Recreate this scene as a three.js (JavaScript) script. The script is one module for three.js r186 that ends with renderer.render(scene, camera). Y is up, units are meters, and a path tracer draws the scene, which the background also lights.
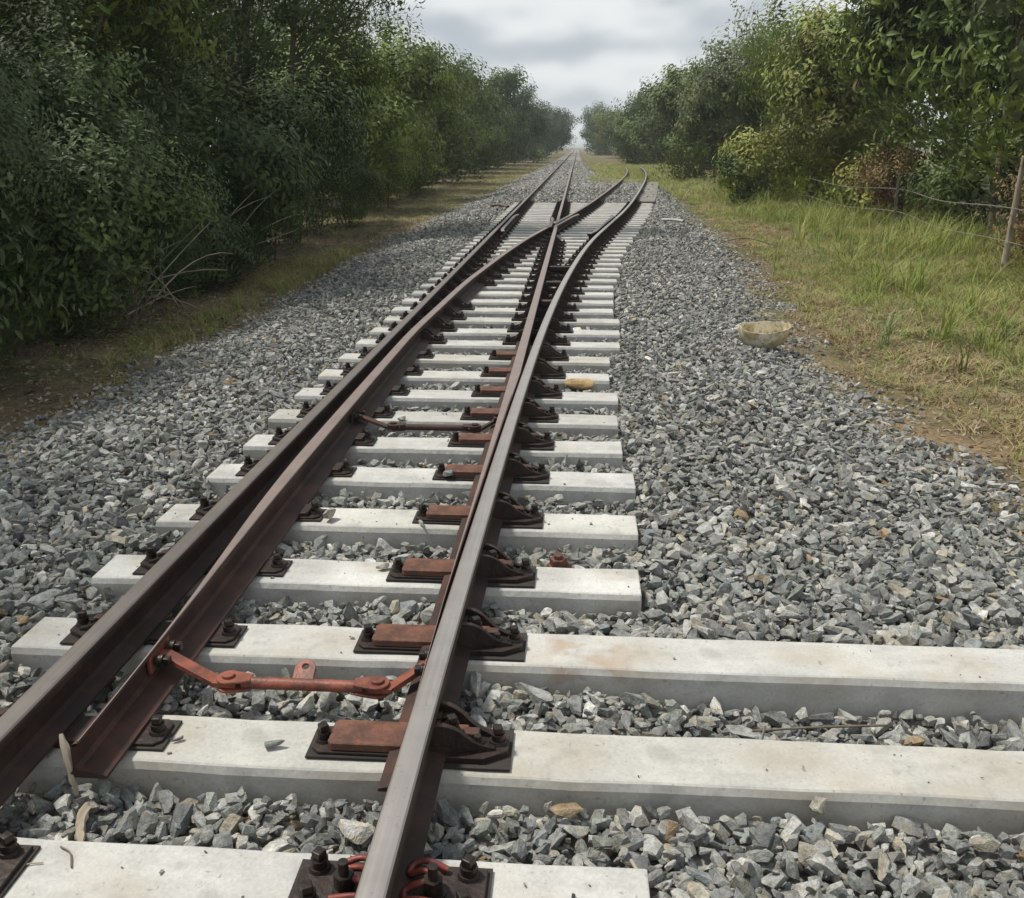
import * as THREE from 'three';
import { mergeGeometries, toCreasedNormals, mergeVertices } from 'three/addons/utils/BufferGeometryUtils.js';
import { ConvexGeometry } from 'three/addons/geometries/ConvexGeometry.js';
import { RoundedBoxGeometry } from 'three/addons/geometries/RoundedBoxGeometry.js';

// ------------------------------------------------------------------ camera, sky, sun, exposure
const scene = new THREE.Scene();
const R = Math.PI / 180;
const camera = new THREE.PerspectiveCamera(2 * Math.atan(449 / 920) / R, 1024 / 898, 0.05, 3000);
camera.position.set(0.973, 1.673, 0);
camera.rotation.order = 'YXZ';
camera.rotation.set(-18.2 * R, 3.9 * R, 0);
const renderer = new THREE.WebGLRenderer({ antialias: true });
renderer.toneMapping = THREE.LinearToneMapping;
renderer.toneMappingExposure = 1.0;
renderer.shadowMap.enabled = true;
const SUN_AZ = 78, SUN_EL = 62;   // degrees left of the track direction, degrees up
const sunDir = new THREE.Vector3(-Math.sin(SUN_AZ * R) * Math.cos(SUN_EL * R), Math.sin(SUN_EL * R), -Math.cos(SUN_AZ * R) * Math.cos(SUN_EL * R));
const sun = new THREE.DirectionalLight(new THREE.Color().setRGB(1, 0.95, 0.84), 4.4);
sun.position.copy(sunDir).multiplyScalar(120).add(new THREE.Vector3(0, 0, -20));
sun.target.position.set(0, 0, -20);
sun.castShadow = true; sun.shadow.radius = 13;
sun.shadow.mapSize.set(4096, 4096);
Object.assign(sun.shadow.camera, { left: -40, right: 40, top: 60, bottom: -60, near: 1, far: 260 });
scene.add(sun, sun.target);

// ------------------------------------------------------------------ random numbers and noise
function mul(seed) { let a = seed >>> 0; return () => { a = (a + 0x6d2b79f5) | 0; let t = Math.imul(a ^ (a >>> 15), 1 | a); t = (t + Math.imul(t ^ (t >>> 7), 61 | t)) ^ t; return ((t ^ (t >>> 14)) >>> 0) / 4294967296; }; }
let rnd = mul(7);
const rr = (a, b) => a + (b - a) * rnd();
const gauss = () => (rnd() + rnd() + rnd() - 1.5) * 1.4;
const hash = (x, y, s) => { let h = Math.imul(x | 0, 374761393) ^ Math.imul(y | 0, 668265263) ^ Math.imul(s | 0, 2147483647 - 971); h = Math.imul(h ^ (h >>> 13), 1274126177); return ((h ^ (h >>> 16)) >>> 0) / 4294967296; };
function vnoise(x, y, s, per = 0) {                 // value noise, tiling every per cells
  const xi = Math.floor(x), yi = Math.floor(y), fx = x - xi, fy = y - yi;
  const w = (v) => (per ? ((v % per) + per) % per : v);
  const u = fx * fx * (3 - 2 * fx), v = fy * fy * (3 - 2 * fy);
  const a = hash(w(xi), w(yi), s), b = hash(w(xi + 1), w(yi), s), c = hash(w(xi), w(yi + 1), s), d = hash(w(xi + 1), w(yi + 1), s);
  return a + (b - a) * u + (c - a) * v + (a - b - c + d) * u * v;
}
function fbm(x, y, s, oct, per = 0) { let t = 0, amp = 0.5, n = 0; for (let i = 0; i < oct; i++) { t += amp * vnoise(x, y, s + i * 17, per); n += amp; x *= 2; y *= 2; per *= 2; amp *= 0.5; } return t / n; }
const clamp = (v, a = 0, b = 1) => Math.min(b, Math.max(a, v));
const sstep = (a, b, v) => { const t = clamp((v - a) / (b - a)); return t * t * (3 - 2 * t); };
const lerp = (a, b, t) => a + (b - a) * t;

// ------------------------------------------------------------------ the sky: a hazy bank of cloud
{
  const W = 1024, H = 512, data = new Float32Array(W * H * 4);
  for (let j = 0; j < H; j++) {
    const el = ((j + 0.5) / H - 0.5) * Math.PI;
    for (let i = 0; i < W; i++) {
      const az = ((i + 0.5) / W) * 2 * Math.PI, o = (j * W + i) * 4;
      const dx = Math.cos(az) * Math.cos(el), dz = Math.sin(az) * Math.cos(el), k = 1 / (Math.max(0, Math.sin(el)) + 0.16);
      const px = dx * k * 1.5 + 40.7, pz = dz * k * 1.5 + 41.3;
      const c1 = fbm(px, pz, 3, 5), c2 = fbm(px * 2.9 + 7, pz * 2.9, 31, 6), c = clamp((c1 * 0.55 + c2 * 0.45 - 0.345) / 0.31);
      const hz = Math.exp(-Math.max(0, el) * 7);
      const cloud = [0.90, 0.92, 0.925], grey = [0.42, 0.485, 0.545], low = [0.72, 0.76, 0.78];
      const t = sstep(0.12, 0.88, c);
      for (let q = 0; q < 3; q++) {
        let v = lerp(grey[q], cloud[q], t);
        v = lerp(v, low[q], hz * 0.6);
        if (el < 0) v = lerp(low[q], [0.16, 0.17, 0.13][q], clamp(-el * 12));
        data[o + q] = v;
      }
      data[o + 3] = 1;
    }
  }
  const sky = new THREE.DataTexture(data, W, H, THREE.RGBAFormat, THREE.FloatType);
  sky.mapping = THREE.EquirectangularReflectionMapping; sky.magFilter = THREE.LinearFilter; sky.minFilter = THREE.LinearFilter; sky.wrapS = THREE.RepeatWrapping; sky.needsUpdate = true;
  scene.background = sky; scene.environment = sky;
}

// ------------------------------------------------------------------ textures
function tex(n, f, srgb, channels = 3) {
  const data = new Uint8Array(n * n * 4);
  for (let y = 0; y < n; y++) for (let x = 0; x < n; x++) {
    const c = f(x / n, y / n, x, y), o = (y * n + x) * 4;
    for (let q = 0; q < 3; q++) data[o + q] = clamp(Array.isArray(c) ? c[q] : c) * 255;
    data[o + 3] = 255;
  }
  const t = new THREE.DataTexture(data, n, n, THREE.RGBAFormat);
  t.wrapS = t.wrapT = THREE.RepeatWrapping; t.magFilter = THREE.LinearFilter; t.minFilter = THREE.LinearMipmapLinearFilter;
  if (srgb) t.colorSpace = THREE.SRGBColorSpace;
  t.needsUpdate = true; return t;
}
const rep = (t, s) => { const c = t.clone(); c.repeat.set(s, s); c.needsUpdate = true; return c; };
const toS = (l) => (l <= 0.0031308 ? l * 12.92 : 1.055 * Math.pow(l, 1 / 2.4) - 0.055);
const S3 = (r, g, b) => [toS(r), toS(g), toS(b)];
const mix3 = (a, b, t) => [lerp(a[0], b[0], t), lerp(a[1], b[1], t), lerp(a[2], b[2], t)];

const concreteAt = (u, v) => {
  const blot = fbm(u * 4, v * 4, 5, 5, 4), mid = fbm(u * 14, v * 14, 9, 4, 14), fine = fbm(u * 150, v * 150, 13, 2, 150), st = fbm(u * 3, v * 3, 77, 4, 3);
  const smear = fbm(u * 5, v * 34, 222, 3, 17);
  let t = 0.455 + (blot - 0.5) * 0.26 + (mid - 0.5) * 0.12 + (fine - 0.5) * 0.10 + (smear - 0.5) * 0.07;
  let c = [t, t * 0.99, t * 0.955];
  c = mix3(c, [0.36, 0.31, 0.24], sstep(0.56, 0.78, st) * 0.45);
  const grime = fbm(u * 9, v * 9, 178, 5, 9); c = mix3(c, [0.25, 0.245, 0.23], sstep(0.58, 0.8, grime) * 0.45);        // ochre water stains
  const pit = fbm(u * 60, v * 60, 55, 2, 60); if (pit > 0.85) c = mix3(c, [0.22, 0.215, 0.2], clamp((pit - 0.85) * 9));
  const pore = vnoise(u * 210, v * 210, 96, 210); if (pore > 0.93 && mid > 0.45) c = mix3(c, [0.2, 0.195, 0.185], 0.55);
  const fleck = vnoise(u * 40, v * 40, 91, 40) * 0.6 + vnoise(u * 120, v * 120, 92, 120) * 0.4; if (fleck > 0.9) c = mix3(c, [0.28, 0.27, 0.24], 0.4);
  const cr = Math.abs(fbm(u * 6, v * 6, 140, 4, 6) - 0.5); if (cr < 0.0035 && blot > 0.52) c = mix3(c, [0.3, 0.29, 0.27], 0.45);
  return c;
};
const concreteMap = tex(1024, (u, v) => S3(...concreteAt(u, v)), true);
const stainMap = tex(1024, (u, v) => {                               // one tile is 3.3 m: run-off of rust beside the right chair
  const c = concreteAt(u * 3, v * 3), x = u * 3.3, n = fbm(u * 40, v * 40, 171, 4, 40);
  const m = sstep(0.86, 0.95, x) * (1 - sstep(1.05, 1.3, x)) * sstep(0.36, 0.66, n) * 0.6;
  return S3(...mix3(c, [0.33, 0.225, 0.15], m));
}, true);
const fineBump = tex(512, (u, v) => fbm(u * 24, v * 24, 201, 5, 24), false);
const roughBump = tex(512, (u, v) => { const a = fbm(u * 10, v * 10, 301, 5, 10), b = Math.abs(fbm(u * 16, v * 16, 331, 4, 16) - 0.5) * 2; return a * 0.65 + b * 0.35; }, false);
const rustMap = tex(1024, (u, v) => {
  const a = fbm(u * 6, v * 6, 401, 5, 6), b = fbm(u * 26, v * 26, 431, 4, 26), f = fbm(u * 120, v * 120, 461, 2, 120);
  let c = mix3([0.55, 0.52, 0.52], [1.15, 1.0, 0.92], sstep(0.3, 0.72, a));
  c = mix3(c, [1.5, 0.95, 0.62], sstep(0.58, 0.76, b) * 0.5);
  const k = 0.62 * (0.8 + f * 0.4);
  return S3(c[0] * k, c[1] * k, c[2] * k);
}, true);
const steelMap = tex(1024, (u, v) => {                               // u across the head, v along the rail
  const s = fbm(u * 90, v * 2, 501, 3, 2), b = fbm(u * 12, v * 12, 521, 4, 12), p = fbm(u * 80, v * 80, 541, 2, 80);
  let t = 0.74 + (s - 0.5) * 0.25 + (b - 0.5) * 0.22;
  if (p > 0.82) t *= 0.85;
  return S3(t, t * 0.975, t * 0.955);
}, true);
const stoneMap = tex(1024, (u, v) => {
  const a = fbm(u * 9, v * 9, 601, 4, 9), b = fbm(u * 40, v * 40, 621, 3, 40), f = fbm(u * 160, v * 160, 641, 2, 160);
  let t = 0.52 + (a - 0.5) * 0.55 + (b - 0.5) * 0.35 + (f - 0.5) * 0.32;
  let c = [t, t * 1.0, t * 0.985];
  const vein = Math.abs(fbm(u * 7, v * 7, 661, 4, 7) - 0.5); if (vein < 0.018) c = mix3(c, [0.95, 0.94, 0.9], (1 - vein / 0.018) * 0.55);
  c = mix3(c, [0.62, 0.5, 0.34], sstep(0.62, 0.8, fbm(u * 5, v * 5, 681, 4, 5)) * 0.5);
  return S3(...c);
}, true);
const soilMap = tex(1024, (u, v) => {
  const a = fbm(u * 6, v * 6, 701, 5, 6), b = fbm(u * 50, v * 50, 721, 3, 50), f = fbm(u * 200, v * 200, 741, 2, 200);
  let t = 0.6 + (a - 0.5) * 0.5 + (b - 0.5) * 0.5 + (f - 0.5) * 0.5;
  let c = [t, t * 0.86, t * 0.66];
  c = mix3(c, [t * 0.7, t * 0.78, t * 0.42], sstep(0.5, 0.7, fbm(u * 4, v * 4, 761, 4, 4)) * 0.7);
  return S3(...c);
}, true);
const gravelMap = tex(1024, (u, v) => {
  const n = 46; let best = 9, id = 0;
  const x = u * n, y = v * n, xi = Math.floor(x), yi = Math.floor(y);
  for (let dy = -1; dy <= 1; dy++) for (let dx = -1; dx <= 1; dx++) {
    const cx = xi + dx, cy = yi + dy, wx = ((cx % n) + n) % n, wy = ((cy % n) + n) % n;
    const d = Math.hypot(cx + hash(wx, wy, 801) - x, cy + hash(wx, wy, 802) - y);
    if (d < best) { best = d; id = hash(wx, wy, 803); }
  }
  const t = 0.36 + id * 0.36 + (fbm(u * 100, v * 100, 811, 2, 100) - 0.5) * 0.3;
  const w = hash(Math.floor(id * 999), 5, 9);
  return S3(t, t * (0.97 - w * 0.04), t * (0.96 - w * 0.12));
}, true);
const barkMap = tex(512, (u, v) => { const s = fbm(u * 30, v * 5, 901, 4, 5), b = fbm(u * 6, v * 6, 921, 4, 6); const t = 0.3 + s * 0.5 + (b - 0.5) * 0.4; return S3(t, t * 0.92, t * 0.82); }, true);

// ------------------------------------------------------------------ materials
const C = (r, g, b) => new THREE.Color().setRGB(r, g, b);
const M = {};
const std = (o) => new THREE.MeshStandardMaterial(o);
M.concrete = std({ name: 'cast concrete', color: C(1, 1, 1), map: concreteMap, roughness: 0.92, bumpMap: fineBump, bumpScale: 0.005 });
M.concreteB = std({ name: 'cast concrete, stained', color: C(0.93, 0.92, 0.90), map: rep(concreteMap, 0.83), roughness: 0.92, bumpMap: fineBump, bumpScale: 0.003 });
M.concreteStain = std({ name: 'cast concrete, rust stained', color: C(1, 1, 1), map: rep(stainMap, 1 / 3.3), roughness: 0.92, bumpMap: fineBump, bumpScale: 0.0025 });
M.rail = std({ name: 'rusted rail steel', color: C(0.068, 0.044, 0.037), map: rustMap, roughness: 0.72, metalness: 0.15, bumpMap: roughBump, bumpScale: 0.0015 });
M.blade = std({ name: 'red oxide blade steel', color: C(0.09, 0.044, 0.034), map: rustMap, roughness: 0.68, metalness: 0.1, bumpMap: roughBump, bumpScale: 0.0015 });
M.run = std({ name: 'worn running steel', color: C(0.52, 0.49, 0.47), map: steelMap, roughness: 0.36, metalness: 0.6, bumpMap: fineBump, bumpScale: 0.0006 });
M.runBrown = std({ name: 'dull running steel', color: C(0.35, 0.285, 0.265), map: steelMap, roughness: 0.5, metalness: 0.35, bumpMap: fineBump, bumpScale: 0.0006 });
M.runDark = std({ name: 'film rusted running steel', color: C(0.26, 0.235, 0.22), map: steelMap, roughness: 0.46, metalness: 0.4, bumpMap: fineBump, bumpScale: 0.0006 });
const rustFine = rep(rustMap, 2.7), pitFine = rep(roughBump, 3.1);
M.pad = std({ name: 'black rubber pad', color: C(0.045, 0.042, 0.04), map: rustMap, roughness: 0.85 });
M.plateDark = std({ name: 'dark oiled plate', color: C(0.05, 0.034, 0.03), map: rustFine, roughness: 0.55, metalness: 0.2, bumpMap: pitFine, bumpScale: 0.004 });
M.plate = std({ name: 'rusted slide plate', color: C(0.225, 0.105, 0.07), map: rustFine, roughness: 0.62, metalness: 0.1, bumpMap: pitFine, bumpScale: 0.004 });
M.bolt = std({ name: 'greased bolt steel', color: C(0.06, 0.05, 0.045), map: rustFine, roughness: 0.45, metalness: 0.4, bumpMap: pitFine, bumpScale: 0.003 });
M.red = std({ name: 'red oxide paint', color: C(0.33, 0.11, 0.072), map: rustFine, roughness: 0.55, bumpMap: pitFine, bumpScale: 0.003 });
M.clip = std({ name: 'red spring clip', color: C(0.27, 0.06, 0.045), map: rustFine, roughness: 0.5, bumpMap: pitFine, bumpScale: 0.003 });
M.ballast = std({ name: 'ballast bed', color: C(0.36, 0.35, 0.335), map: rep(gravelMap, 0.5), roughness: 1, bumpMap: rep(roughBump, 1.5), bumpScale: 0.02 });
M.soil = std({ name: 'soil and dry litter', vertexColors: true, color: C(0.42, 0.42, 0.42), map: rep(soilMap, 0.45), roughness: 1, bumpMap: rep(roughBump, 1.1), bumpScale: 0.05 });
const tint = [[0.66, 0.675, 0.66], [0.44, 0.455, 0.455], [0.88, 0.88, 0.85], [0.55, 0.58, 0.545], [0.74, 0.69, 0.58], [0.31, 0.32, 0.33], [0.62, 0.46, 0.29], [1.15, 1.14, 1.1], [0.50, 0.54, 0.565]];
const tintW = [0.27, 0.18, 0.17, 0.15, 0.055, 0.08, 0.007, 0.035, 0.053];
const pickTint = () => { let t = rnd(); for (let i = 0; i < tintW.length; i++) { t -= tintW[i]; if (t < 0) return i; } return 0; };
const STONE = 0.71;
M.stone = std({ name: 'crushed stone', color: C(STONE, STONE, STONE), map: rep(stoneMap, 0.42), roughness: 0.85, bumpMap: rep(roughBump, 0.9), bumpScale: 0.004 });
M.stones = tint.map((t, i) => std({ name: 'crushed stone tint', color: C(t[0] * STONE, t[1] * STONE, t[2] * STONE), map: M.stone.map, roughness: 0.85, bumpMap: M.stone.bumpMap, bumpScale: 0.004 }));
const leafM = (name, r, g, b, rough = 0.5) => new THREE.MeshPhysicalMaterial({ name, color: C(r, g, b), roughness: rough, specularIntensity: 0.45, transmission: 0.32, thickness: 0, side: THREE.DoubleSide });
M.leaf = leafM('green leaf', 1, 1, 1, 0.58);
M.grass = leafM('grass blade', 1, 1, 1, 0.7);
M.bark = std({ name: 'bark', color: C(0.24, 0.21, 0.18), map: barkMap, roughness: 0.95, bumpMap: barkMap, bumpScale: 0.01 });
M.dryWood = std({ name: 'weathered wood', color: C(0.62, 0.57, 0.50), map: barkMap, roughness: 0.9, bumpMap: barkMap, bumpScale: 0.004 });
M.wire = std({ name: 'galvanised wire', color: C(0.26, 0.24, 0.22), roughness: 0.7, metalness: 0.3 });
M.plastic = std({ name: 'aged plastic', color: C(0.95, 0.92, 0.85), map: tex(512, (u, v) => {
  const a = fbm(u * 5, v * 5, 1001, 5, 5), b = fbm(u * 20, v * 20, 1021, 4, 20);
  let c = mix3([0.72, 0.69, 0.61], [0.52, 0.44, 0.28], sstep(0.42, 0.62, a)); c = mix3(c, [0.22, 0.2, 0.13], sstep(0.56, 0.72, b) * 0.7); return S3(...c); }, true), roughness: 0.6, side: THREE.DoubleSide });
M.brownStone = std({ name: 'tan brown rind', color: C(0.62, 0.42, 0.20), map: rep(stoneMap, 2), roughness: 0.75, bumpMap: rep(roughBump, 4), bumpScale: 0.006 });
M.slab = std({ name: 'grey brown slab', color: C(0.42, 0.40, 0.38), map: rep(concreteMap, 0.5), roughness: 0.95, bumpMap: fineBump, bumpScale: 0.003 });

const V = (x, y, z) => new THREE.Vector3(x, y, z);
// ------------------------------------------------------------------ helpers
const taken = new Map();
const numbered = (n) => { const k = taken.get(n) ?? 0; taken.set(n, k + 1); return k ? n + '_' + String(k).padStart(3, '0') : n; };
function tag(o, label, category, group) { o.userData.label = label; o.userData.category = category; if (group) o.userData.group = group; return o; }
function boxUV(g) {                                    // uv in metres from the face directions
  if (g.index) g = g.toNonIndexed();
  const p = g.attributes.position, n = p.count, uv = new Float32Array(n * 2), a = new THREE.Vector3(), b = new THREE.Vector3(), c = new THREE.Vector3();
  for (let i = 0; i < n; i += 3) {
    a.fromBufferAttribute(p, i); b.fromBufferAttribute(p, i + 1); c.fromBufferAttribute(p, i + 2);
    const nn = b.clone().sub(a).cross(c.clone().sub(a)), ax = Math.abs(nn.x), ay = Math.abs(nn.y), az = Math.abs(nn.z);
    for (let k = 0; k < 3; k++) {
      const x = p.getX(i + k), y = p.getY(i + k), z = p.getZ(i + k);
      const [u, v] = ay >= ax && ay >= az ? [x, z] : ax >= az ? [z, y] : [x, y];
      uv[(i + k) * 2] = u; uv[(i + k) * 2 + 1] = v;
    }
  }
  g.setAttribute('uv', new THREE.BufferAttribute(uv, 2));
  for (const k of Object.keys(g.attributes)) if (!['position', 'normal', 'uv', 'color'].includes(k)) g.deleteAttribute(k);
  return g;
}
const merge = (gs) => (gs.length === 1 ? gs[0] : mergeGeometries(gs.map((g) => (g.index ? g.toNonIndexed() : g))));
function obj(name, gs, mat, parent = scene) {
  const m = new THREE.Mesh(Array.isArray(gs) ? merge(gs) : gs, mat);
  m.name = parent === scene ? numbered(name) : name; m.castShadow = m.receiveShadow = true; parent.add(m); return m;
}
function thing(name, label, category, pos = [0, 0, 0], group) { const g = new THREE.Group(); g.name = numbered(name); g.position.set(...pos); tag(g, label, category, group); scene.add(g); return g; }
const at = (g, x, y, z) => g.translate(x, y, z);
const box = (w, h, d, x = 0, y = 0, z = 0, r = 0.002) => boxUV(new RoundedBoxGeometry(w, h, d, 1, Math.min(r, w / 2.1, h / 2.1, d / 2.1)).translate(x, y, z));
const cyl = (r1, r2, h, n, x = 0, y = 0, z = 0) => boxUV(new THREE.CylinderGeometry(r1, r2, h, n).translate(x, y, z));
function tube(pts, r, n = 24, sides = 7, closed = false) { return boxUV(new THREE.TubeGeometry(new THREE.CatmullRomCurve3(pts.map((p) => new THREE.Vector3(...p)), closed), n, r, sides, closed)); }
function prism(pts, h, y = 0, bevel = 0.002) {         // outline in (x, z), extruded upward by h
  const s = new THREE.Shape(pts.map(([x, z]) => new THREE.Vector2(x, -z)));
  const g = new THREE.ExtrudeGeometry(s, { depth: h - 2 * bevel, bevelEnabled: true, bevelThickness: bevel, bevelSize: bevel, bevelOffset: -bevel, bevelSegments: 1 });
  g.rotateX(-Math.PI / 2).translate(0, y + bevel, 0); return boxUV(g);
}
const nth = (i) => { const T = ['', '', 'twentieth', 'thirtieth', 'fortieth'], t = ['', '', 'twenty', 'thirty', 'forty'], o = ['', 'first', 'second', 'third', 'fourth', 'fifth', 'sixth', 'seventh', 'eighth', 'ninth', 'tenth', 'eleventh', 'twelfth', 'thirteenth', 'fourteenth', 'fifteenth', 'sixteenth', 'seventeenth', 'eighteenth', 'nineteenth'], n = i + 1; return n < 20 ? o[n] : n % 10 ? t[Math.floor(n / 10)] + ' ' + o[n % 10] : T[n / 10]; };
const ord = ['nearest', 'second', 'third', 'fourth', 'fifth', 'sixth', 'seventh', 'eighth', 'ninth', 'tenth', 'eleventh', 'twelfth', 'thirteenth', 'fourteenth', 'fifteenth', 'sixteenth'];

// ------------------------------------------------------------------ the track's plan (x across, d metres ahead of the camera)
const G2 = 0.5335, HEAD = 0.072, RAILTOP = 0.165, BASE = 0.02;
function curve(pts) {                                  // smooth monotone interpolation
  const n = pts.length, m = [];
  const s = (i) => (pts[i + 1][1] - pts[i][1]) / (pts[i + 1][0] - pts[i][0]);
  for (let i = 0; i < n; i++) m.push(i === 0 ? s(0) : i === n - 1 ? s(n - 2) : (s(i - 1) * s(i) < 0 ? 0 : (s(i - 1) + s(i)) / 2));
  return (x) => {
    if (x <= pts[0][0]) return pts[0][1]; if (x >= pts[n - 1][0]) return pts[n - 1][1];
    let i = 0; while (x > pts[i + 1][0]) i++;
    const h = pts[i + 1][0] - pts[i][0], t = (x - pts[i][0]) / h;
    return (2 * t ** 3 - 3 * t * t + 1) * pts[i][1] + (t ** 3 - 2 * t * t + t) * h * m[i] + (-2 * t ** 3 + 3 * t * t) * pts[i + 1][1] + (t ** 3 - t * t) * h * m[i + 1];
  };
}
const off = curve([[-5, 0], [2, 0], [3.5, 0.022], [5.56, 0.062], [7.88, 0.13], [10.2, 0.235], [12.3, 0.365], [14.4, 0.525], [16.3, 0.705], [19.1, 1.035], [22.7, 1.47], [27, 1.93], [31, 2.31], [35, 2.68], [43, 3.38], [50.7, 4.0], [58, 4.5], [68, 5.0], [82, 5.4], [100, 5.6]]);
const gDivL = (d) => -G2 + off(d), gDivR = (d) => G2 + off(d);                       // gauge faces of the diverging track
const bladeL = curve([[2.0, -0.345], [2.81, -0.349], [4, -0.362], [5.5, -0.372], [7.4, -0.378], [9, -0.335], [10.95, -0.26], [12.3, gDivL(12.3)], [13.4, gDivL(13.4)]]);
const gLeft = (d) => (d < 12.8 ? bladeL(d) : gDivL(d));
const SLEEP = [1.72, 2.263, 2.848, 3.405, 3.996, 4.6, 5.155, 5.725, 6.3, 6.89, 7.49, 8.1, 8.68, 9.29];
while (SLEEP[SLEEP.length - 1] < 29.2) SLEEP.push(SLEEP[SLEEP.length - 1] + 0.598);
const rightEnd = SLEEP.map((d, i) => (i === 0 ? 1.18 : i === 1 ? 3.1 : i === 2 ? 3.0 : i < 7 ? 1.285 : i < 11 ? 1.26 : i < 17 ? 1.41 : 1.15 + off(d)) + (i > 2 ? ((i * 37) % 11 - 5) * 0.006 : 0));
const leftEnd = SLEEP.map((d, i) => (i === 0 ? -1.1 : -0.98 + ((i * 29) % 7 - 3) * 0.006));
const SW = 0.113;                                      // half width of a sleeper's top

// ------------------------------------------------------------------ ground levels
const edgeL = curve([[0, -2.9], [6, -3.0], [12, -3.05], [22, -3.3], [40, -3.1], [90, -2.6], [200, -2.4]]);
const edgeR = curve([[0, 3.7], [5, 3.75], [9, 3.5], [12, 3.75], [18, 4.35], [26, 4.4], [40, 5.0], [47, 4.9], [58, 3.2], [75, 2.4], [110, 2.1], [200, 2.0]]);
function groundY(x, d) {
  const l = edgeL(d), r = edgeR(d), old = sstep(29, 33, d);
  let top = lerp(-0.045, 0.02, old);
  const sl = sstep(-1.5, l - 0.1, x), sr = sstep(Math.min(1.75 + off(d) * 0.8, r - 0.7), r + 0.1, x);
  const base = -0.27 + 0.0 * d;
  let y = lerp(top, base, Math.max(x < -1.5 ? sl : 0, sr));
  y += (fbm(x * 0.9 + 50, d * 0.9 + 50, 1501, 3) - 0.5) * 0.07 * (1 - old * 0.5);
  if (x < l || x > r) y += (fbm(x * 0.35 + 90, d * 0.35 + 20, 1601, 3) - 0.5) * 0.22 * sstep(0, 1.2, Math.max(l - x, x - r));
  y += 0.10 * sstep(5, 12, Math.abs(x));
  return y;
}
const ballastY = (x, d) => {                           // between the sleepers the stones lie a hand's width lower
  let y = groundY(x, d);
  if (d < 29.7) {
    const inX = sstep(leftEnd[3] - 0.02, leftEnd[3] + 0.15, x) * (1 - sstep(-0.1, 0.12, x - (1.27 + off(d) * 0.95)));
    y = lerp(y, -0.072 + (fbm(x * 2.1, d * 2.1, 1701, 2) - 0.5) * 0.05, inX);
    if (d > 2.3 && d < 2.8 && x > 1.0) y = lerp(y, -0.125, sstep(1.0, 1.5, x) * (1 - sstep(2.4, 3.2, x)));
    if (d > 1.7 && d < 2.25 && x > 1.1) y = lerp(y, -0.075, 1 - sstep(2.2, 3.0, x));
  }
  return y;
};

// ------------------------------------------------------------------ ground sheet
{
  const xs = [], ds = [];
  for (let x = -600; x < -60; x += 90) xs.push(x); for (let x = -60; x < -12; x += 6) xs.push(x); for (let x = -12; x < 14; x += 0.3) xs.push(x); for (let x = 14; x < 60; x += 6) xs.push(x); for (let x = 60; x <= 600; x += 90) xs.push(x);
  ds.push(-60, -30, -12, -5); for (let d = -2; d < 40; d += 0.3) ds.push(d); for (let d = 40; d < 120; d += 2.5) ds.push(d); for (let d = 120; d <= 1500; d += 60) ds.push(d);
  const W = xs.length, pos = [], uv = [], col = [], idx = [];
  for (const d of ds) for (const x of xs) {
    const l = edgeL(d), r = edgeR(d);
    pos.push(x, groundY(x, clamp(d, -5, 400)) - (x > l + 0.62 && x < r - 0.72 ? 0.16 : 0.0), -d); uv.push(x, d);
    const n1 = fbm(x * 0.8 + 30, d * 0.8 + 30, 1801, 4), n2 = fbm(x * 2.6, d * 2.6, 1811, 3), n3 = fbm(x * 0.5 + 9, d * 0.5, 1821, 3);
    let c = mix3([0.62, 0.51, 0.37], [0.46, 0.41, 0.27], sstep(0.35, 0.65, n1));
    c = mix3(c, [0.30, 0.26, 0.20], sstep(0.5, 0.75, n2) * 0.55);
    c = mix3(c, [0.34, 0.42, 0.16], sstep(0.42, 0.62, n3) * (x > 0 ? 0.75 : 0.35));
    col.push(...c);
  }
  for (let j = 0; j < ds.length - 1; j++) for (let i = 0; i < W - 1; i++) { const a = j * W + i, b = a + 1, c = a + W, e = c + 1; idx.push(a, b, c, b, e, c); }
  const g = new THREE.BufferGeometry(); g.setAttribute('position', new THREE.Float32BufferAttribute(pos, 3)); g.setAttribute('uv', new THREE.Float32BufferAttribute(uv, 2)); g.setAttribute('color', new THREE.Float32BufferAttribute(col, 3)); g.setIndex(idx); g.computeVertexNormals();
  const o = obj('ground', g, M.soil); o.userData.kind = 'structure'; o.userData.label = 'brown soil and dry litter either side of the railway';
}
// ballast bed sheet
let ballastBed;
{
  const ds = []; for (let d = -1; d < 34; d += 0.075) ds.push(d); for (let d = 34; d < 60; d += 0.5) ds.push(d); for (let d = 60; d < 130; d += 3) ds.push(d); for (let d = 130; d <= 700; d += 30) ds.push(d);
  const N = 60, pos = [], uv = [], idx = [];
  for (const d of ds) for (let i = 0; i <= N; i++) {
    const t = i / N, l = edgeL(d) + 0.3, r = edgeR(d) - 0.4, x = lerp(l, r, t);
    const e = Math.min(t, 1 - t) * (r - l);
    pos.push(x, ballastY(x, d) - 0.045 * (1 - sstep(36, 44, d)) - 0.09 * (1 - sstep(0, 0.3, e)), -d); uv.push(x, d);
  }
  const W = N + 1;
  for (let j = 0; j < ds.length - 1; j++) for (let i = 0; i < N; i++) { const a = j * W + i, b = a + 1, c = a + W, e = c + 1; idx.push(a, b, c, b, e, c); }
  const g = new THREE.BufferGeometry(); g.setAttribute('position', new THREE.Float32BufferAttribute(pos, 3)); g.setAttribute('uv', new THREE.Float32BufferAttribute(uv, 2)); g.setIndex(idx); g.computeVertexNormals();
  ballastBed = obj('ballast_bed', g, M.ballast); ballastBed.userData.kind = 'structure'; ballastBed.userData.label = 'grey crushed stone ballast under and beside the track';
}

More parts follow.
